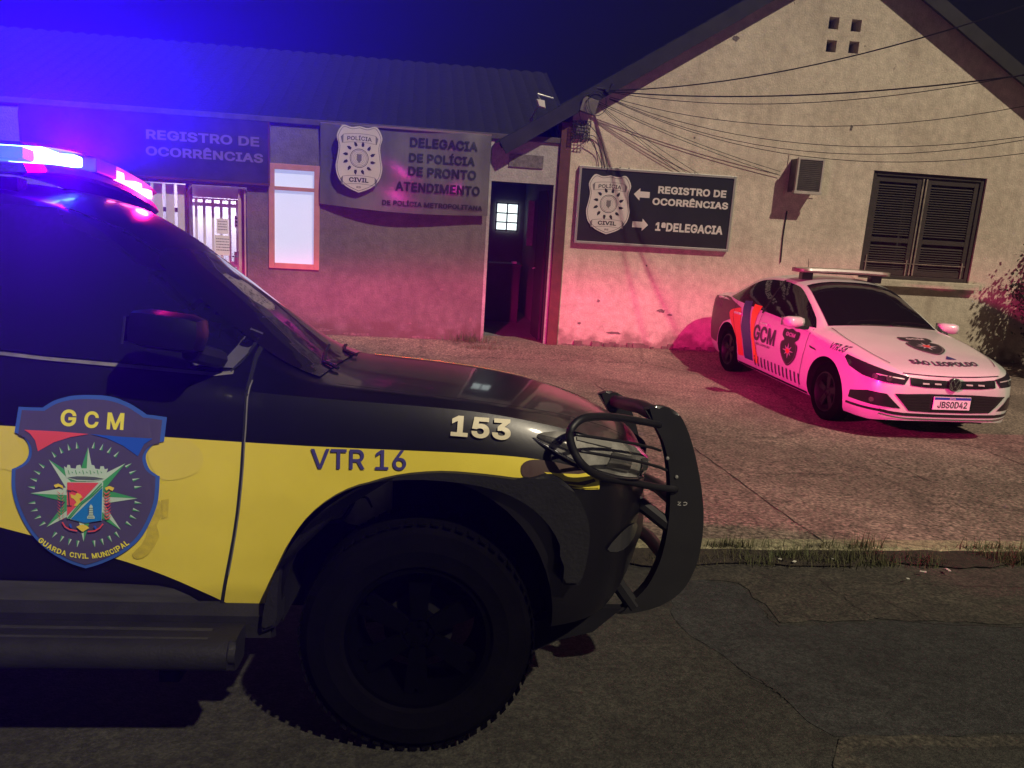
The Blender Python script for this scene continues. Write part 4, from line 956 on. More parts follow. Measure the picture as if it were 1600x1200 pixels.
# headlamp
M_LENS = mat('headlamp_lens', (0.36, .35, .32), .08, spec=.8, coat=1.0, vary=.65, scale=9)
M_REFL = mat('reflector', (.75, .73, .66), .16, metal=.7); M_REFD = mat('reflector_dim', (.30, .29, .27), .15, metal=.8, vary=.5, scale=18); M_LDARK = mat('lamp_shadow', (.012, .012, .012), .2, coat=1)
for s in (1, -1):
    ht = spline([(.30, -.882, 1.085), (.42, -.878, 1.083), (.54, -.852, 1.068), (.655, -.762, 1.035), (.745, -.642, 1.0), (.80, -.535, .97)], 6)
    hb = spline([(.30, -.888, 1.080), (.40, -.912, 1.03), (.50, -.902, .98), (.62, -.845, .935), (.735, -.715, .90), (.805, -.57, .885)], 6); nh = len(ht) - 1
    def hp(u, v, o=0.0):
        k = min(int(u * nh), nh - 1); f = u * nh - k; p, q = ht[k].lerp(ht[k + 1], f), hb[k].lerp(hb[k + 1], f)
        w = p.lerp(q, v); n = Vector((.45 + .35 * u, -.85 + .3 * u, .1)).normalized(); w = w + n * (.022 * math.sin(math.pi * v) * min(1, u * 4) + o); return Vector((w.x, s * w.y, w.z))
    def hpatch(pts, o): return [[hp(u, v, o) for v in np.linspace(pts[2], pts[3], 8)] for u in np.linspace(pts[0], pts[1], 16)]
    mb = MB(); mb.quadgrid(hpatch((0, 1, 0, 1), 0)); bk = [[hp(u, v, -.06) for v in (0, 1)] for u in np.linspace(0, 1, 16)]
    mb.quadgrid([[hp(u, 0), hp(u, 0, -.06)] for u in np.linspace(0, 1, 16)]); mb.quadgrid([[hp(u, 1), hp(u, 1, -.06)] for u in np.linspace(0, 1, 16)]); mb.quadgrid([[hp(1, v), hp(1, v, -.06)] for v in np.linspace(0, 1, 6)])
    hl = obj('headlamp', mb, M_LENS, truck, smooth=50)
    for nm, pt, m in (('lamp_reflector', (.30, .52, .10, .26), M_REFL), ('lamp_reflector', (.52, .68, .36, .82), M_REFD), ('lamp_reflector', (.79, .90, .34, .76), M_REFD), ('turn_lens', (.10, .28, .40, .75), M_REFD)):
        mb = MB(); mb.quadgrid(hpatch(pt, .004 if m is M_LDARK else .007)); obj(nm, mb, m, hl, smooth='all')
    mb = MB(); mb.tube([hp(u, 1, .003) for u in np.linspace(0, .9, 30)], .006, 6); obj('headlamp_edge', mb, M_CHROME, hl, smooth='all')
# grille and plate side of the nose
mb = MB(); rows = []
for y in np.linspace(-.56, .56, 15): rows.append([(.925 - .15 * (abs(y) / .56) ** 1.8, y, z) for z in (.83, .88, .93)])
mb.quadgrid(rows); obj('grille', mb, M_TRIM, truck)
# push bar: two thick steel side plates, cross tubes, lamp guards
M_BAR = mat('push_bar_paint', (0.008, .0078, .008), .5, vary=.3, scale=9, coat=.05)
bar = MB()
BY = -.47
outer = [meet(M_TRUCK, *p, 1, BY) for p in ((1008, 640), (1030, 634), (1052, 640), (1066, 656), (1080, 692), (1092, 745), (1098, 800), (1094, 852), (1082, 893), (1062, 924), (1030, 945), (990, 956), (960, 958))]
inner = [meet(M_TRUCK, *p, 1, BY) for p in ((985, 940), (1010, 915), (1030, 876), (1041, 832), (1046, 780), (1044, 730), (1036, 692), (1022, 664))]
po = curve2([(p.x, p.z) for p in outer], 3) + curve2([(p.x, p.z) for p in inner], 3)
ox = [p.x for p in outer]; oz = [p.z for p in outer]
mb = bar
for k, r in ((3, .032), (6, .032), (8, .03)): mb.tube([(ox[k] - .06, -.46, oz[k]), (ox[k] - .045, 0, oz[k] - .015), (ox[k] - .06, .46, oz[k] - .05)], r, 10)
a = meet(M_TRUCK, 1003, 790, 1, BY + .02); b = meet(M_TRUCK, 1045, 822, 1, BY + .02)
for s in (-1, 1): mb.tube([(a.x - .05, s * .45, a.z + .04), (b.x, s * .45, b.z)], .028, 8); mb.tube([(.70, s * .46, .50), (ox[-2], s * .46, oz[-2] + .02)], .03, 8)
bb = obj('push_bar', mb, M_BAR, truck, smooth=40)
for lo, hi in ((BY - .012, BY + .045), (-BY - .045, -BY + .012)):
    mb = MB(); mb.prism([(x, z - (.05 if lo > 0 else 0)) for x, z in po], lo, hi, 1, bev=.012); obj('side_plate', mb, M_BAR, bb, smooth=40)
gl = [meet(M_TRUCK, *p) for p in ((1030, 664, 1, -.50), (995, 657, 1, -.66), (950, 651, 1, -.82), (915, 653, 1, -.95), (897, 664, 1, -.99), (890, 680, 1, -1.0), (896, 704, 1, -1.0), (912, 728, 1, -.99), (940, 745, 1, -.90), (985, 753, 1, -.72), (1025, 761, 1, -.56), (1056, 765, 1, -.48))]
gp = spline(gl, 5)
for s in (1,):
    mb = MB(); mb.tube([(p.x, s * p.y, p.z) for p in gp], .0135, 8)
    for a, b in (((899, 679, 1, -1.0), (1032, 704, 1, -.48)), ((907, 705, 1, -1.0), (1042, 735, 1, -.48))):
        p, q = meet(M_TRUCK, *a), meet(M_TRUCK, *b); pts = [p, p.lerp(q, .33) + Vector((.06, -.02, 0)), p.lerp(q, .66) + Vector((.05, -.02, 0)), q]
        mb.tube([(v.x, s * v.y, v.z) for v in spline(pts, 5)], .0055, 6)
    obj('lamp_guard', mb, M_BAR, bb, smooth='all')
c = meet(M_TRUCK, 1066, 787, 1, BY - .013)
bm = on_plate(fit_bm(text_bm('ƧƆ', 1, 0) if False else merge(band(curve2([(0, 0), (.25, .05), (.45, -.05), (.4, -.25), (.15, -.35), (.0, -.3)], 4), .05), band([(-.75, .05), (-.35, .05), (-.75, -.35), (-.3, -.35)], .06)), c.x, c.z, w=.038), BY - .0135)
obj('scratched_mark', bm, M_WHITE, bb)
mb = MB()
for p in ((1043, 716), (1057, 745)): q = meet(M_TRUCK, *p, 1, BY - .013); mb.lathe([(0, -.006), (.006, -.005), (.007, .002)], 10, Matrix.Translation(q))
obj('bolt', mb, M_STEELG, bb)
# wheels
def wheel(parent, x, y, r, wd, rr, sgn, blk, steer=0.0, tread=True, spokes=6):
    Wm = Matrix.Translation((x, y, r)) @ Matrix.Rotation(steer, 4, 'Z') @ (Matrix.Identity(4) if sgn < 0 else Matrix.Rotation(math.pi, 4, 'Z'))
    w = obj('wheel', MB().lathe([(rr * .5, wd * .35), (rr * .5, -wd * .05), (0.001, -wd * .05)], 24), M_WELL, parent, smooth=True); w.matrix_local = Wm
    h = wd / 2; t = MB(); t.lathe([(rr, -h * .86), (rr + .012, -h * .98), (rr + (r - rr) * .35, -h), (rr + (r - rr) * .42, -h * 1.02), (rr + (r - rr) * .48, -h), (r - .03, -h * .93), (r - .006, -h * .74), (r, -h * .4), (r, h * .4), (r - .006, h * .74), (r - .03, h * .93), (rr, h * .86)], 56)
    if tread:
        n = 58
        for i in range(n):
            a = 2 * math.pi * i / n
            for y0, y1, k in ((-h * .88, -h * .40, 0), (-h * .36, h * .0, .5), (h * .02, h * .38, 0), (h * .40, h * .88, .5)):
                t.box((-.013, y0, -.003), (.013, y1, .0013), Matrix.Rotation(a + k * 2 * math.pi / n, 4, 'Y') @ Matrix.Translation((0, 0, r - .002)))
    obj('tyre', t, M_TYRE, w, smooth=30)
    m = MB(); m.lathe([(rr + .004, -h * .88), (rr - .012, -h * .90), (rr - .022, -h * .72), (rr - .035, -h * .2), (rr - .04, h * .8)], 48)
    m.lathe([(0.001, -h * .50), (.05, -h * .50), (.062, -h * .44), (.07, -h * .2)], 24)
    for i in range(spokes):
        a = 2 * math.pi * i / spokes; R = Matrix.Rotation(a, 4, 'Y')
        m.prism([(-.026, .05), (.026, .05), (.040, rr - .03), (.014, rr - .025), (.0, rr - .05), (-.014, rr - .025), (-.040, rr - .03)], -h * .58, -h * .40, 1)
        for v in m.bm.verts[-14:] if False else []: pass
        m.bm.verts.ensure_lookup_table()
        for v in list(m.bm.verts)[-14:]: v.co = R @ v.co
        m.lathe([(0, -h * .6), (.009, -h * .6), (.009, -h * .4)], 6, Matrix.Rotation(a + .3, 4, 'Y') @ Matrix.Translation((0, 0, .038)))
    obj('rim', m, blk, w, smooth=30)
    return w
for x in (0, -2.845):
    wheel(truck, x, -.79, .385, .26, .235, -1, M_RIMB); wheel(truck, x, .79, .385, .26, .235, 1, M_RIMB)
# strut, hose inside the arch
mb = MB(); mb.lathe([(.085, -.1), (.085, .06), (.06, .07), (.06, .2)], 16, Matrix.Translation((-.20, -.62, .80)) @ Matrix.Rotation(math.pi / 2, 4, 'X')); mb.box((-.34, -.60, .68), (-.12, -.53, .90), bev=.02); st = obj('suspension_tower', mb, mat('tower_grey', (.5, .48, .45), .6, vary=.3), truck, smooth=40)
mb = MB(); mb.tube(spline([(-.36, -.68, .70), (-.28, -.70, .72), (-.24, -.69, .78), (-.20, -.70, .80), (-.17, -.69, .74)], 6), .007); obj('brake_hose', mb, M_TRIM, st)

# ---- light bar on the roof: blue near half, red far half, dark speaker in the middle
LBX = -1.47; LBZ = 1.85
lb = MB(); mbx = MB()
def lbz(y): return LBZ + .035 - .06 * (y / .66) ** 2
mb = MB(); rows = []
for y in np.linspace(-.66, .66, 23):
    z = lbz(y); e = min(1, (.665 - abs(y)) / .08) ** .5; hw = .13 * (.35 + .65 * e)
    rows.append([(LBX + hw, y, z), (LBX + hw * .9, y, z + .028), (LBX - hw * .9, y, z + .028), (LBX - hw, y, z), (LBX - hw * .9, y, z - .01), (LBX + hw * .9, y, z - .01)])
vs = mb.quadgrid(rows, True); mb.bm.faces.new(vs[0]); mb.bm.faces.new(vs[-1])
bar_ = obj('light_bar', mb, M_TRIM, truck)
for y in (-.64, .64): mb = MB(); mb.box((LBX - .06, y * .8 - .03, 1.76), (LBX + .06, y * .8 + .03, lbz(y) - .005)); obj('foot', mb, M_TRIM, bar_)
mb = MB(); rows = []
for y in np.linspace(-.65, .65, 23):
    z = lbz(y) + .085; e = min(1, (.655 - abs(y)) / .08) ** .5; hw = .125 * (.35 + .65 * e); rows.append([(LBX + hw, y, z), (LBX + hw * .8, y, z + .012), (LBX - hw * .8, y, z + .012), (LBX - hw, y, z)])
vs = mb.quadgrid(rows, True); mb.bm.faces.new(vs[0]); mb.bm.faces.new(vs[-1]); obj('top_cover', mb, M_TRIM, bar_)
mb = MB(); mb.box((LBX - .10, -.10, lbz(0) + .028), (LBX + .128, .10, lbz(0) + .086), bev=.008); obj('speaker', mb, mat('speaker_grey', (.05, .05, .06), .5), bar_)
BLUE, RED = (0.018, 0.0, 1.0), (1.0, 0.015, 0.27)
M_LBLUE = mat('lit_blue_module', (.1, .1, .8), .3, emit=((0.08, 0.22, 1.0), 14)); M_LRED = mat('lit_red_module', (.8, .1, .2), .3, emit=((1.0, 0.10, 0.32), 11)); M_DBLUE = mat('blue_lens_dim', (.03, .05, .5), .15, emit=((0.04, 0.10, 1.0), 1.2))
def module(y, m, w=.062, h=.042):
    mb = MB(); z = lbz(y) + .056; mb.box((LBX - .07, y - w, z - h / 2), (LBX + .118, y + w, z + h / 2), bev=.012); return obj('lamp_module', mb, m, bar_, smooth=40)
for y, m, w in ((-.58, M_DBLUE, .04), (-.40, M_LBLUE, .085), (-.22, M_LBLUE, .035), (.17, M_LRED, .038), (.37, M_LRED, .036), (.50, M_LRED, .032)): module(y, m, w)
def spot(name, col, power, y, aim, ang, sc, rad=.04):
    l = bpy.data.objects.new(name, bpy.data.lights.new(name, 'SPOT')); C.objects.link(l); l.parent = bar_
    l.location = (LBX + .20, y, lbz(y) + .056); d = Vector(aim)
    l.rotation_euler = d.to_track_quat('-Z', 'Y').to_euler(); l.scale = sc
    l.data.energy = power; l.data.color = col; l.data.spot_size = math.radians(ang); l.data.spot_blend = .55; l.data.shadow_soft_size = rad
    return l
RED_W, BLUE_W, BLUE_GLOW, RED_GLOW, HAZE = 2700, 40, 7000, 12, 0.0022
for y in (.18, .40, .55): spot('red_beam', RED, RED_W / 3, y, (.70, .71, -.10), 140, (1, .07, 1))
spot('blue_beam', BLUE, BLUE_W, -.3, (.3, .95, .0), 140, (1, .2, 1))
for y in (-.42, -.18): spot('blue_flare', BLUE, BLUE_GLOW / 2, y, (.10, -.46, .78), 150, (1, 1, 1), .02)
spot('blue_side', (.10, .0, 1.0), 950, -.42, (-.12, -1, -.12), 84, (1, 1, 1), .02)
spot('red_wash', RED, 240, .4, (.55, .80, -.35), 150, (1, .3, 1))
for nm, y, col, e in (('red_lamp', .45, RED, RED_GLOW),):
    l = bpy.data.objects.new(nm, bpy.data.lights.new(nm, 'POINT')); C.objects.link(l); l.parent = bar_; l.location = (LBX + .15, y, lbz(y) + .06); l.data.energy = e; l.data.color = col; l.data.shadow_soft_size = .03

# ---- big crest on the door
CP = lambda x, y: tp(20 + x / 4.284, 610 + y / 4.284)      # crest drawn from a survey of its enlarged photograph
def cpoly(pts, n=0, closed=True):
    return [CP(*p) for p in (curve2(pts, n, closed) if n else pts)]
outl = curve2([(35, 112), (110, 116), (195, 118)], 2) + curve2([(195, 118), (270, 72), (370, 45), (500, 38), (640, 48), (760, 85), (850, 135), (895, 165)], 4) + [(930, 168), (1030, 182), (1020, 338)] + curve2([(1020, 338), (960, 352), (915, 395), (900, 450), (925, 520), (975, 560), (995, 568)], 4) + curve2([(995, 568), (985, 720), (940, 850), (860, 985), (740, 1085), (600, 1155), (485, 1192)], 4) + curve2([(485, 1192), (360, 1145), (220, 1050), (110, 920), (40, 770), (12, 640), (10, 520)], 4) + curve2([(10, 520), (60, 500), (105, 460), (122, 405), (110, 345), (70, 300), (22, 278)], 4)
cx0, cy0 = 505, 600
inn = [(cx0 + (x - cx0) * .945, cy0 + (y - cy0) * .957) for x, y in outl]
cr = side(poly_bm([CP(*p) for p in outl]), 'crest', mat('crest_blue', (0.045, 0.12, 0.50), .4, vary=.05), .009)
def crest(bm, name, m, off): return side(bm, name, m, off, cr, L=.08)
crest(poly_bm([CP(*p) for p in inn]), 'crest_field', mat('crest_purple', (0.085, 0.07, 0.16), .4, vary=.08), .0105)
crest(poly_bm(cpoly([(90, 262), (300, 272), (520, 290), (400, 308), (290, 342), (185, 402), (165, 330), (130, 285)])), 'red_wedge', mat('crest_red', (0.78, .085, .10), .4), .012)
crest(poly_bm(cpoly([(530, 290), (740, 308), (945, 320), (890, 355), (850, 435), (750, 365), (640, 315)])), 'blue_wedge', mat('crest_bright_blue', (0.02, .10, .62), .4), .012)
tips = [(518, 375), (768, 482), (852, 712), (735, 925), (485, 1005), (240, 905), (140, 678), (257, 455)]; cc = (503, 695)
gl_, gd_ = [], []
for i, t in enumerate(tips):
    for s, lst in ((1, gl_ if i % 2 == 0 else gd_), (-1, gd_ if i % 2 == 0 else gl_)):
        n = tips[(i + s) % 8]; v = ((t[0] + n[0]) / 2 * .42 + cc[0] * .58, (t[1] + n[1]) / 2 * .42 + cc[1] * .58); lst.append(poly_bm([CP(*t), CP(*v), CP(*cc)]))
M_CG, M_CW = mat('crest_green', (0.06, .36, .13), .4), mat('crest_mint', (0.52, .68, .60), .4)
crest(merge(*gl_), 'star_light', M_CW, .012); crest(merge(*gd_), 'star_dark', M_CG, .0122)
rays_l, rays_d = [], []
for i in range(40):
    if i % 5 == 0: continue
    a = 2 * math.pi * i / 40 - math.pi / 2; ro, ri, dw = 388, 338, 11; c, s = math.cos(a), math.sin(a); k = 1.0
    rx = lambda r, o: (500 + (c * r - s * o) * .99, 690 + (s * r + c * o) * .92)
    rays_l.append(poly_bm([CP(*rx(ro, 0)), CP(*rx(ri, -dw)), CP(*rx(ri, 0))])); rays_d.append(poly_bm([CP(*rx(ro, 0)), CP(*rx(ri, 0)), CP(*rx(ri, dw))]))
crest(merge(*rays_l), 'rays_light', M_CW, .012); crest(merge(*rays_d), 'rays_dark', M_CG, .0122)
# crown, arms, supporters, ribbon
cw = [(378, 575), (362, 500), (380, 510), (385, 490), (402, 492), (406, 512), (440, 516), (446, 494), (470, 490), (478, 514), (525, 514), (540, 490), (562, 494), (570, 516), (600, 520), (604, 500), (626, 500), (632, 520), (655, 515), (632, 580), (560, 600), (450, 598)]
crest(poly_bm(cpoly(cw)), 'mural_crown', M_CW, .0135)
crest(poly_bm(cpoly([(390, 572), (450, 565), (510, 566), (570, 570), (625, 580), (560, 590), (450, 586)])), 'crown_inside', mat('crest_shade', (0.10, .12, .13), .5), .0148)
crest(merge(*[band([CP(392 + i * 24, 525 + (i % 2) * 10), CP(400 + i * 24, 552 - (i % 2) * 8)], .002) for i in range(10)]), 'crown_lines', M_CG, .0148)
crest(poly_bm(cpoly([(385, 602), (625, 605), (612, 860), (500, 880), (380, 845)])), 'arms_field', M_CW, .0140)
crest(poly_bm(cpoly([(388, 605), (596, 608), (384, 826)])), 'arms_red', _mats['crest_red'], .0152)
crest(poly_bm(cpoly([(622, 640), (612, 858), (500, 876), (408, 848)])), 'arms_blue', mat('crest_sky', (0.015, .20, .62), .4), .0152)
crest(merge(*[band([CP(386 + d, 846 - d * .2), CP(470 + d, 745), CP(540 + d, 690), CP(618 + d * .3, 612 + d)], .0035) for d in (0, 16)]), 'arms_waves', M_CG, .0165)
crest(merge(poly_bm(cpoly([(412, 680), (440, 690), (455, 672), (478, 682), (490, 702), (470, 712), (478, 735), (455, 760), (430, 758), (450, 735), (432, 712), (415, 705)])), poly_bm(cpoly([(300, 622), (330, 612), (358, 625), (366, 645), (335, 632), (312, 640)])), poly_bm(cpoly([(640, 640), (668, 628), (702, 640), (690, 662), (665, 648), (648, 660)])), poly_bm(cpoly([(445, 900), (470, 888), (490, 885), (512, 892), (532, 908), (505, 922), (488, 935), (468, 922)]))), 'gold_charges', mat('crest_gold', (0.80, .62, .06), .4), .0165)
crest(merge(*[band([CP(a, b), CP(c, d)], w) for a, b, c, d, w in ((386, 655, 418, 662, .003), (398, 662, 402, 756, .003), (386, 758, 418, 760, .003), (420, 655, 456, 668, .002))]), 'dark_charges', M_INK, .0166)
crest(poly_bm(cpoly([(536, 760), (545, 748), (556, 760), (558, 820), (568, 832), (568, 845), (518, 845), (518, 832), (530, 820)])), 'white_tower', M_CW, .0165)
crest(merge(*[band([CP(524, y), CP(562, y)], .0016) for y in (775, 790, 805, 820, 834)]), 'tower_lines', _mats['crest_shade'], .0172)
lf = []
for s, bx_ in ((-1, 348), (1, 650)):
    for i in range(9):
        y = 660 + i * 21; lf.append(poly_bm([CP(bx_ - 4, y + 18), CP(bx_ + s * 30, y - 4), CP(bx_ + s * 10, y + 20)])); lf.append(poly_bm([CP(bx_ + 4, y + 20), CP(bx_ - s * 24, y), CP(bx_ - s * 6, y + 24)]))
crest(merge(*lf), 'red_branches', _mats['crest_red'], .0165)
crest(merge(band([CP(*p) for p in ((352, 868), (370, 900), (400, 918), (450, 928))], .004), band([CP(*p) for p in ((622, 880), (600, 908), (565, 928), (520, 932))], .004)), 'ribbon', _mats['crest_red'], .0165)
crest(merge(band([CP(404, 880), CP(412, 905)], .006), band([CP(566, 892), CP(576, 915)], .006)), 'ribbon_blue', _mats['crest_bright_blue'], .0172)
a, b = CP(324, 185), CP(748, 205); r = math.atan2(b[1] - a[1], b[0] - a[0])
for ch, (x, y), w in (('G', (378, 185), 104), ('C', (532, 197), 96), ('M', (692, 207), 112)):
    q0 = CP(x, y); wd = CP(x + w / 2, y)[0] - CP(x - w / 2, y)[0]; hh = CP(x, y - 55)[1] - CP(x, y + 55)[1]
    crest(fit_bm(text_bm(ch, 1, .026), *q0, w=wd, h=hh, rot=r * 1.0), 'crest_letter', mat('crest_yellow', (0.86, .78, .08), .4), .012)
# arc lettering
arc = curve2([(188, 985), (260, 1040), (350, 1080), (470, 1102), (590, 1095), (690, 1062), (782, 1005)], 12); cum = [0]
for p, q in zip(arc, arc[1:]): cum.append(cum[-1] + math.dist(p, q))
txt = 'GUARDA CIVIL MUNICIPAL'; wds = {'I': .45, ' ': .55, 'M': 1.18, 'G': 1.08, 'C': 1.0, 'L': .84}; tot = sum(wds.get(c, .98) for c in txt); acc = 0; bl = []
for ch in txt:
    w = wds.get(ch, .98); s = (acc + w / 2) / tot * cum[-1]; acc += w
    if ch == ' ': continue
    k = max(1, min(len(cum) - 1, int(np.searchsorted(cum, s)))); t = (s - cum[k - 1]) / (cum[k] - cum[k - 1])
    x = arc[k - 1][0] + (arc[k][0] - arc[k - 1][0]) * t; y = arc[k - 1][1] + (arc[k][1] - arc[k - 1][1]) * t; ang = math.atan2(-(arc[k][1] - arc[k - 1][1]), arc[k][0] - arc[k - 1][0]) + .02
    q0 = CP(x, y); ww_ = (CP(x + 100, y)[0] - q0[0]) * w / tot * cum[-1] / 100 * .86; hh = (CP(x, y - 50)[1] - q0[1]) / 50 * 36
    bl.append(fit_bm(text_bm(ch, 1, .03), *q0, w=ww_, h=hh, rot=ang))
crest(merge(*bl), 'crest_motto', _mats['crest_yellow'], .012)
# older sticker residue around the crest
side(merge(poly_bm(curve2(tps((228, 792), (238, 778), (252, 782), (256, 800), (246, 820), (250, 838), (232, 866), (214, 874), (206, 866), (222, 850), (232, 826)), 2, True)), poly_bm(tps((254, 780), (266, 778), (264, 806), (254, 810)))), 'sticker_residue', mat('residue', (0.60, .48, .04), .6, vary=.2, scale=40), .006)
side(poly_bm(curve2(tps((232, 712), (245, 690), (272, 684), (300, 690), (318, 710), (312, 735), (280, 748), (250, 745)), 4, True)), 'faded_patch', M_YFADE, .0055)
side(poly_bm(tps((-30, 668), (18, 672), (30, 690), (40, 706), (35, 725), (20, 735), (8, 732), (-30, 740))), 'faded_patch', M_YFADE, .0055)

# ================================================================== WHITE PATROL SEDAN (x forward, y left, z up; origin under the middle of the wheelbase)
M_CWHITE = mat('white_car_paint', (0.57, 0.58, 0.545), 0.30, vary=.04, scale=3, coat=.7)
M_CBLACK = mat('gloss_black', (0.010, 0.010, 0.011), 0.25, coat=.3)
M_RIMC = mat('dark_alloy', (0.006, 0.006, 0.007), 0.5, vary=.2, spec=.3)
car = thing('patrol_sedan', 'white patrol sedan with black crest and lettering parked nose out before the gable', 'car', M_CAR)
T = dict(
    zt=table('-2.29:.80 -2.28:.92 -2.24:1.03 -2.1:1.075 -1.85:1.10 -1.55:1.23 -1.2:1.375 -.9:1.432 -.5:1.465 -.2:1.462 .0:1.44 .18:1.40 .5:1.245 .8:1.085 .93:1.015 1.05:.995 1.4:.935 1.75:.86 1.98:.79 2.09:.745 2.16:.69 2.20:.60'),
    zs=table('-2.29:.78 -2.24:.96 -2.1:1.01 -1.7:1.005 -1.0:.975 0:.945 .8:.91 1.0:.895 1.4:.845 1.75:.785 1.98:.73 2.1:.68 2.2:.585'),
    ze=table('-2.29:.79 -2.28:.89 -2.24:1.0 -2.1:1.045 -1.85:1.065 -1.55:1.18 -1.2:1.315 -.9:1.372 -.5:1.40 -.2:1.395 .0:1.37 .18:1.325 .5:1.18 .8:1.03 .93:.965 1.05:.95 1.4:.90 1.75:.83 1.98:.77 2.09:.73 2.16:.68 2.20:.595'),
    w=table('-2.29:.60 -2.24:.72 -2.1:.80 -1.8:.855 -1.3:.875 1.3:.875 1.6:.865 1.85:.835 2.0:.79 2.1:.725 2.17:.62 2.20:.50'),
    ws=table('-2.29:.56 -2.24:.67 -2.1:.75 -1.8:.80 -1.3:.83 1.0:.825 1.6:.80 1.85:.765 2.0:.72 2.1:.66 2.17:.57 2.20:.47'),
    wt=table('-2.29:.50 -2.1:.64 -1.85:.62 -1.2:.56 -.5:.575 .0:.575 .18:.585 .5:.63 .93:.70 1.05:.72 1.75:.68 2.0:.62 2.1:.56 2.2:.42'),
    zm=table('-2.29:.66 -1.8:.66 1.5:.60 2.2:.47'), zb=table('-2.29:.38 -2.1:.26 -1.6:.20 1.5:.19 2.0:.20 2.2:.235'),
    tuck=table('-2.29:.06 -1.7:.07 1.6:.07 2.2:.03'))
xs = sorted({round(-2.29 + .018 * i, 3) for i in range(4)} | {round(-2.22 + .09 * i, 3) for i in range(22)} | {round(-.25 + .06 * i, 3) for i in range(34)} | {round(1.8 + .033 * i, 3) for i in range(12)} | {2.175, 2.19, 2.2})
cbody = loft('body', xs, T, [M_CWHITE, M_WELL], None)
CR = .316
cut(cbody, [arch_cut(x, .335, .365, .365, *s) for x in (1.325, -1.325) for s in ((-1.3, -.55), (.55, 1.3))])
cbody.parent = car
cs_ = Skin(cbody); MI_CAR = M_CAR.inverted(); EYE_C = MI_CAR @ Vector((0, 0, EYE))
def ch(px, py):
    """point of the body met by a line of sight; steps inward until it meets the body"""
    for k in range(40):
        f = k * .012; qx = px + (1345 - px) * f; qy = py + (545 - py) * f
        h = cs_.bvh.ray_cast(EYE_C, (MI_CAR.to_3x3() @ sight(qx, qy)).normalized(), 60)
        if h[0] is not None: return h[0]
LL = lambda x, y: ch(1100 + x / 4.286, 400 + y / 4.286)
RR_ = lambda x, y: ch(1320 + x / 4.285, 420 + y / 4.285)
def cside(bm, name, m, off=.004, parent=None, both=True, L=.06):
    me = bpy.data.meshes.new('t'); bm.to_mesh(me)
    cs_.lay(bm, (0, -2, 0), (1, 0, 0), (0, 0, 1), (0, 1, 0), off, L); o = obj(name, bm, m, parent or cbody, smooth='all')
    if both:
        b2 = bmesh.new(); b2.from_mesh(me); cs_.lay(b2, (0, 2, 0), (1, 0, 0), (0, 0, 1), (0, -1, 0), off, L); obj(name, b2, m, parent or cbody, smooth='all')
    bpy.data.meshes.remove(me); return o
def cfront(bm, name, m, off=.004, parent=None, L=.04):
    cs_.lay(bm, (3, 0, 0), (0, 1, 0), (0, 0, 1), (-1, 0, 0), off, L); return obj(name, bm, m, parent or cbody, smooth='all')
def ctop(bm, name, m, off=.004, parent=None, L=.05):
    cs_.lay(bm, (0, 0, 3), (1, 0, 0), (0, 1, 0), (0, 0, -1), off, L); return obj(name, bm, m, parent or cbody, smooth='all')
sxz = lambda pts: [(p.x, p.z) for p in (LL(*q) for q in pts)]
fyz = lambda pts: [(p.y, p.z) for p in (RR_(*q) for q in pts)]
txy = lambda pts: [(p.x, p.y) for p in (RR_(*q) for q in pts)]
# glass
cside(poly_bm(curve2([(.86, .945), (.40, .945), (-.2, .968), (-.8, .995), (-1.22, 1.015)], 3) + curve2([(-1.52, 1.045), (-1.42, 1.12), (-1.15, 1.27), (-.85, 1.345), (-.4, 1.37), (-.1, 1.355), (.12, 1.315), (.42, 1.185), (.72, 1.035)], 4)), 'side_window', M_GLASS, .004, car)
cside(band([(-.38, .95), (-.36, 1.15), (-.36, 1.38)], .045), 'door_pillar', M_CBLACK, .007)
bm = poly_bm(curve2([(-.66, -.02), (-.3, -.045), (.3, -.045), (.66, -.02)], 4) + curve2([(.545, .88), (.3, .915), (-.3, .915), (-.545, .88)], 4))
cs_.lay(bm, (.92, 0, 1.03), (0, 1, 0), (-.80, 0, .42), (-.5, 0, -.86), .004, .07); cw_ = obj('windshield', bm, M_GLASS, car, smooth='all')
bm = poly_bm([(-.56, 0), (.56, 0), (.52, .62), (-.52, .62)]); cs_.lay(bm, (-1.80, 0, 1.12), (0, 1, 0), (.85, 0, .38), (.4, 0, -.9), .004, .07); obj('rear_window', bm, M_GLASS, car, smooth='all')
mb = MB(); mb.box((-.012, -.11, -.03), (.012, .11, .03), Matrix.Translation((.30, .0, 1.355)), bev=.008); obj('rear_view_mirror', mb, M_CHROME, cw_) if False else mb.bm.free()
# lower body: bumper shapes
yz = lambda pts: pts + [(-y, z) for y, z in pts[::-1]]
cfront(poly_bm(yz([(-.38, .655), (-.15, .645), (0, .643)][::1])[:0] or [(-.46, .665), (-.30, .650), (0, .643), (.30, .650), (.46, .665), (.46, .59), (.30, .575), (0, .570), (-.30, .575), (-.46, .59)]), 'upper_grille', M_CBLACK, .006)
for s in (-1, 1):
    for y in (.30, .17): cfront(poly_bm([(s * y - .035, .618), (s * y + .035, .616), (s * y + .035, .602), (s * y - .035, .604)]), 'grille_light', mat('grille_silver', (.55, .54, .5), .3, metal=.4), .010)
cfront(poly_bm([(-.60, .50), (-.25, .512), (.25, .512), (.60, .50), (.44, .335), (.2, .326), (-.2, .326), (-.44, .335)]), 'lower_grille', M_CBLACK, .006)
cfront(merge(*[band([(-.54 + .02 * i, .475 - .028 * i), (.54 - .02 * i, .475 - .028 * i)], .005) for i in range(5)]), 'grille_slats', M_TRIM, .010)
cfront(band(curve2([(-.70, .318), (-.5, .300), (0, .292), (.5, .300), (.70, .318)], 4), .030), 'lip_gap', M_CBLACK, .006)
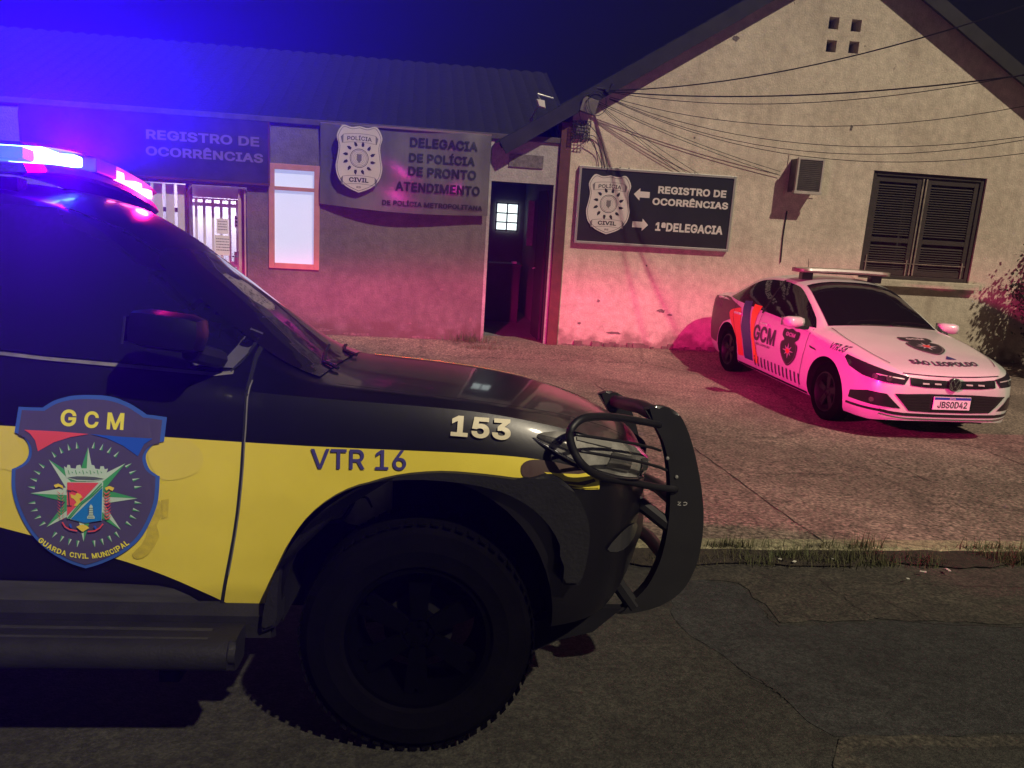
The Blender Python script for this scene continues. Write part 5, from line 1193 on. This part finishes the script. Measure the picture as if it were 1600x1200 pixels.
cfront(band(curve2([(-.70, .285), (-.5, .262), (0, .255), (.5, .262), (.70, .285)], 4), .014), 'lip_trim', M_CHROME, .009)
for s in (-1, 1):
    cside_dir = Vector((-.80, -s * .60, 0)); u = Vector((-.60 * -s * -1, .80, 0))
    u = Vector((.60 * s * -1, .80, 0)) if s < 0 else Vector((-.60, .80, 0))
    o_ = Vector((1.98, s * .66, 0)) - cside_dir * 0
    def corner(poly, name, m, off, parent=None):
        """artwork on a front corner; polygon given as (outboard, z) around the corner"""
        bm = poly_bm([(q[0] * s, q[1]) for q in poly]); uu = Vector((-.60 * s, .80, 0)) * 1.0
        cs_.lay(bm, o_, uu, (0, 0, 1), cside_dir, off, .04); return obj(name, bm, m, parent or cbody, smooth='all')
    corner([(-.27, .67), (-.10, .70), (.12, .745), (.34, .785), (.36, .755), (.30, .685), (.15, .63), (-.05, .60), (-.24, .592)], 'headlamp', M_LENS if False else mat('car_headlamp', (0.022, .02, .024), .10, coat=1.0, spec=.7), .006, car)
    corner([(-.23, .650), (.02, .672), (.02, .662), (-.23, .640)], 'lamp_strip', _mats['grille_silver'], .010)
    for k in (-.10, .03): corner(disc(k, .64, .028), 'lamp_reflector', _mats['reflector_dim'], .010)
    corner([(-.10, .49), (.08, .495), (.25, .45), (.26, .37), (.0, .36), (-.24, .355)], 'fog_lamp', M_CBLACK, .006, car)
    corner(disc(.03, .41, .025), 'fog_bulb', _mats['reflector_dim'], .010)
    corner([(.28, .30), (-.1, .305), (-.1, .33), (.28, .325)], 'lip_gap', M_CBLACK, .006)
# number plate
plate = RR_(728, 922); pc = Vector((plate.x + .018, plate.y, plate.z)); plc = MB()
py_, pz_ = 0.0, .425
h_ = cs_.bvh.ray_cast(Vector((4, 0, pz_)), Vector((-1, 0, 0)), 9)[0]; pxx = h_.x + .028
mb = MB(); mb.box((pxx - .012, -.20, pz_ - .065), (pxx, .20, pz_ + .065), bev=.003); pl_ = obj('number_plate', mb, mat('plate_white', (.72, .70, .70), .5), car)
def pface(poly, name, m, dx):
    bm = poly if isinstance(poly, bmesh.types.BMesh) else poly_bm(poly)
    for v in bm.verts: v.co = Vector((pxx + dx, v.co.x, pz_ + v.co.y))
    return obj(name, bm, m, pl_)
pface([(-.196, .036), (.196, .036), (.196, .061), (-.196, .061)], 'blue_strip', mat('plate_blue', (.02, .05, .35), .5), .0015)
t_ = fit_bm(text_bm('JBS0D42', 1, .02), .005, -.014, w=.32, h=.068)
pface(t_, 'plate_number', M_INK, .002)
pface(fit_bm(text_bm('BRASIL', 1, .02), 0, .049, w=.07, h=.012), 'plate_country', M_WHITE, .003)
# round badge
hz_ = .612; hb = cs_.bvh.ray_cast(Vector((4, 0, hz_)), Vector((-1, 0, 0)), 9)[0]; bx_ = hb.x + .02
mb = MB(); mb.lathe([(0, -.012), (.055, -.012), (.066, -.004), (.066, .02)], 28, Matrix.Translation((bx_, 0, hz_)) @ Matrix.Rotation(-math.pi / 2, 4, 'Z') @ Matrix.Rotation(0, 4, 'X') if False else Matrix.Translation((bx_, 0, hz_)) @ Matrix.Rotation(math.pi / 2, 4, 'Z')); bd = obj('round_badge', mb, M_CBLACK, car, smooth=True)
bm = merge(ring(0, 0, .062, .007, 28), band([(-.026, .050), (0, .004), (.026, .050)], .009), band([(-.054, .026), (-.024, -.046), (0, -.004), (.024, -.046), (.054, .026)], .009))
for v in bm.verts: v.co = Vector((bx_ + .0135, v.co.x, hz_ + v.co.y))
obj('badge_letters', bm, M_CHROME, bd)
# livery on both flanks, drawn in (x, z)
M_RED, M_BLUE, M_ORA = mat('livery_red', (.62, .05, .04), .4), mat('livery_navy', (.025, .035, .14), .4), mat('livery_orange', (.72, .25, .03), .4)
cside(poly_bm(curve2(sxz([(252, 345), (180, 362), (178, 420), (200, 490), (220, 560), (232, 660)]), 3) + sxz([(268, 668), (256, 560), (246, 450), (252, 400)])), 'red_stripe', M_RED, .004)
cside(poly_bm(sxz([(332, 303), (318, 350), (310, 410), (312, 520), (322, 620), (330, 702), (276, 682), (262, 560), (250, 470), (262, 400), (282, 300)])), 'navy_stripe', M_BLUE, .006)
cside(poly_bm(sxz([(345, 322), (396, 338), (360, 400), (340, 470), (336, 560), (352, 640), (372, 724), (338, 712), (326, 600), (316, 500), (318, 420), (328, 360)])), 'orange_stripe', M_ORA, .005)
def ctext(body_, name, m, p0, p1, h, bold, shear=0, off=.006, both=False):
    a, b = LL(*p0), LL(*p1); w = abs(a.x - b.x)
    return cside(fit_bm(text_bm(body_, 1, bold, shear), (a.x + b.x) / 2, (a.z + b.z) / 2, w=w, h=h, rot=math.atan2(b.z - a.z, b.x - a.x)), name, m, off, both=both)
ctext('GCM', 'force_letters', M_INK, (336, 505), (478, 552), .205, .028)
ctext('SÃO LEOPOLDO', 'small_letters', M_INK, (348, 580), (440, 614), .034, .01)
ctext('VTR 35', 'unit_number', M_INK, (852, 598), (960, 630), .066, .02, .2)
CB = .245
def small_crest(place, parent_name):
    """the force's crest, small: dark shield, pale star and arms; place(bm, name, m, off)"""
    o = place(poly_bm(curve2([(-.10, .36), (0, .40), (.10, .36), (.20, .36), (.21, .22), (.14, .14), (.22, .06), (.20, -.16), (.10, -.32), (0, -.39), (-.10, -.32), (-.20, -.16), (-.22, .06), (-.14, .14), (-.21, .22), (-.20, .36)], 3, True)), parent_name, mat('crest_black', (.020, .018, .022), .45), .006)
    place(band([(x * .9, y * .92) for x, y in curve2([(.14, .14), (.22, .06), (.20, -.16), (.10, -.32), (0, -.39), (-.10, -.32), (-.20, -.16), (-.22, .06), (-.14, .14)], 3)], .012), 'crest_line', M_SGREY, .0075)
    st = []
    for i in range(8):
        a = math.pi * i / 4 + math.pi / 2; R = .15 if i % 2 == 0 else .125
        st.append(poly_bm([(R * math.cos(a), -.07 + R * 1.15 * math.sin(a)), (.045 * math.cos(a + .5), -.07 + .045 * math.sin(a + .5)), (.0, -.07), (.045 * math.cos(a - .5), -.07 + .045 * math.sin(a - .5))]))
    place(merge(*st), 'crest_star', mat('crest_pale', (.42, .40, .38), .5), .009)
    place(poly_bm([(-.045, -.03), (.045, -.03), (.045, -.10), (0, -.135), (-.045, -.10)]), 'crest_arms', M_RED, .0115)
    place(fit_bm(text_bm('GCM', 1, .04), 0, .27, w=.24, h=.085), 'crest_letters', _mats['crest_pale'], .009)
c0_ = LL(568, 612)
def p_side(bm, name, m, off):
    for v in bm.verts: v.co = Vector((c0_.x + v.co.x * .92, c0_.z + v.co.y * .56, 0))
    return cside(bm, name, m, off, both=False)
small_crest(p_side, 'door_crest')
hc = RR_(530, 515)
def p_hood(bm, name, m, off):
    for v in bm.verts: v.co = Vector((hc.x - v.co.y * .62 * 1.0, hc.y + v.co.x * .86, 0))
    return ctop(bm, name, m, off)
small_crest(p_hood, 'hood_crest')
h2 = RR_(678, 645)
bm = fit_bm(text_bm('SÃO LEOPOLDO', 1, .03), 0, 0, w=.74, h=.10)
for v in bm.verts: v.co = Vector((h2.x - .02 - v.co.y - .04 * (v.co.x / .4) ** 2, h2.y + v.co.x, 0))
ctop(bm, 'hood_letters', M_INK, .006)
f2 = RR_(692, 598); ctop(poly_bm([(f2.x - .03, f2.y), (f2.x + .04, f2.y + .07), (f2.x + .04, f2.y - .05)]), 'hood_flag', M_BLUE, .006)
# black hatch along the sill
bars_ = []
for i in range(13):
    x = -.40 + i * .098; zz = .275 - .0 * i; bars_.append(poly_bm([(x, zz), (x + .035, zz), (x + .01, zz + .125), (x - .025, zz + .125)]))
cside(merge(*bars_), 'sill_hatch', M_INK, .005)
cside(merge(*[poly_bm([(-1.98 + .055 * i, .86), (-1.955 + .055 * i, .86), (-1.955 + .055 * i, .97), (-1.98 + .055 * i, .97)]) for i in range(6)]), 'rear_hatch', M_SGREY, .006)
cside(poly_bm(curve2([(-2.24, .55), (-2.2, .40), (-1.72, .36)], 2) + [(-1.70, .42), (-1.62, .58), (-1.50, .68)] + sxz([(178, 420), (180, 362), (252, 345)]) + [(-1.50, 1.03), (-1.70, 1.035), (-2.1, 1.0), (-2.22, .90)]), 'rear_vinyl', mat('grey_vinyl', (.085, .07, .06), .5, vary=.2), .0035)
# gaps, handles, side vents
cside(merge(band([(.86, .93), (.86, .72), (.80, .42), (.78, .24)], .006), band([(-.36, .96), (-.38, .6), (-.36, .24)], .006), band([(-1.20, 1.0), (-1.18, .80), (-1.00, .55), (-.95, .26)], .006)), 'door_gap', gapm, .0055)
for x, z in ((-.20, .83), (-1.02, .865)):
    for s in (-1, 1):
        mb = MB(); y = T['w'](x) * s; mb.box((x - .095, y - .028, z - .014), (x + .095, y + .028, z + .014), bev=.010); obj('door_handle', mb, M_CWHITE, car, smooth=40)
cside(poly_bm([(.93, .76), (1.06, .745), (1.10, .725), (.96, .735)]), 'fender_vent', M_CBLACK, .006)
ctop(merge(*[band(curve2([(.98, s * .66), (1.4, s * .70), (1.8, s * .655), (2.0, s * .58)], 4), .007) for s in (-1, 1)]), 'hood_gap', gapm, .005)
cfront(band(curve2([(-.52, .70), (-.3, .688), (0, .682), (.3, .688), (.52, .70)], 4), .007), 'hood_gap', gapm, .006)
cside(band(curve2([(-1.7, .20), (-.95, .215), (.95, .215)], 3), .03), 'sill_trim', M_TRIM, .004)
for s in (-1, 1):
    mb = MB(); mb.box((-.09, -.115, -.062), (.075, .115, .062), Matrix.Translation((.70, s * .965, .985)) @ Matrix.Rotation(-.25 * s, 4, 'Z'), bev=.056); mo = obj('wing_mirror', mb, M_CWHITE, car, smooth='all')
    mb = MB(); mb.prism([(.66, .915), (.78, .915), (.75, .945), (.68, .945)], *sorted((s * .80, s * .93)), 1); obj('arm', mb, M_CBLACK, mo)
    mb = MB(); mb.box((-.105, -.10, -.05), (-.088, .10, .05), Matrix.Translation((.70, s * .965, .985)) @ Matrix.Rotation(-.25 * s, 4, 'Z'), bev=.006); obj('mirror_glass', mb, M_CHROME, mo)
for x in (1.325, -1.325):
    for s in (-1, 1): wheel(car, x, s * .745, CR, .205, .215, s, M_RIMC, steer=0, tread=False, spokes=5)
mb = MB(); mb.box((-2.0, -.55, .17), (2.0, .55, .30)); mb.tube([(1.325, -.7, CR), (1.325, .7, CR)], .04); mb.tube([(-1.325, -.7, CR), (-1.325, .7, CR)], .04); obj('chassis', mb, M_WELL, car)
# tail lamps, wipers, aerial
for s in (-1, 1):
    bm = poly_bm([(-.16, .84), (.14, .86), (.16, .96), (-.14, .94)]); cs_.lay(bm, (-2.2, s * .66, 0), (0, s * 1, 0), (0, 0, 1), (.8, -s * .5, 0), .006, .05); obj('tail_lamp', bm, mat('tail_red', (.25, .01, .012), .2, coat=1), car, smooth='all')
for y in (-.45, .08): mb = MB(); mb.tube([cs_.bvh.ray_cast(Vector((a, b, 3)), Vector((0, 0, -1)))[0] + Vector((0, 0, .012)) for a, b in ((.94, y), (.88, y + .08), (.86, y + .3), (.85, y + .52))], .007); obj('wiper', mb, M_CBLACK, car)
# unlit light bar
mb = MB(); rows = []; LX = -.12
for y in np.linspace(-.62, .62, 25):
    e = min(1, (.625 - abs(y)) / .10) ** .5; hw = .05 + .10 * e; z = 1.545 - .012 * (y / .6) ** 2
    rows.append([(LX + hw, y, z), (LX + hw * .9, y, z + .026), (LX, y, z + .034), (LX - hw * .9, y, z + .026), (LX - hw, y, z), (LX - hw * .9, y, z - .02), (LX + hw * .9, y, z - .02)])
vs = mb.quadgrid(rows, True); mb.bm.faces.new(vs[0]); mb.bm.faces.new(vs[-1]); cb = obj('light_bar', mb, mat('unlit_lens', (.26, .22, .17), .3, coat=.5, vary=.3, scale=6), car, smooth=50)
mb = MB(); mb.box((LX - .10, -.55, 1.508), (LX + .10, .55, 1.524), bev=.004); obj('base', mb, M_CBLACK, cb)
for y in (-.46, .46): mb = MB(); mb.box((LX - .05, y - .07, 1.42), (LX + .05, y + .07, 1.51), bev=.01); obj('foot', mb, M_CBLACK, cb)
mb = MB(); mb.tube([(-.55, -.20, 1.46), (-.60, -.20, 1.66)], [.006, .002], 6); obj('aerial', mb, M_CBLACK, car)

# ================================================================== HAZE: volume added to give the lamps a glow in place of lens glare
mb = MB(); mb.box((-46, -46, -1.7), (46, 46, 7.4))
hz = bpy.data.materials.new('glare_haze'); hz.use_nodes = True; nt = hz.node_tree
for n in list(nt.nodes):
    if n.type != 'OUTPUT_MATERIAL': nt.nodes.remove(n)
v = nt.nodes.new('ShaderNodeVolumePrincipled'); v.inputs['Density'].default_value = HAZE; v.inputs['Color'].default_value = (.92, .92, .96, 1); v.inputs['Anisotropy'].default_value = 0.65
nt.links.new(v.outputs[0], [n for n in nt.nodes if n.type == 'OUTPUT_MATERIAL'][0].inputs['Volume'])
h = obj('glare_haze', mb, hz); h['kind'] = 'stuff'
bpy.context.view_layer.update()
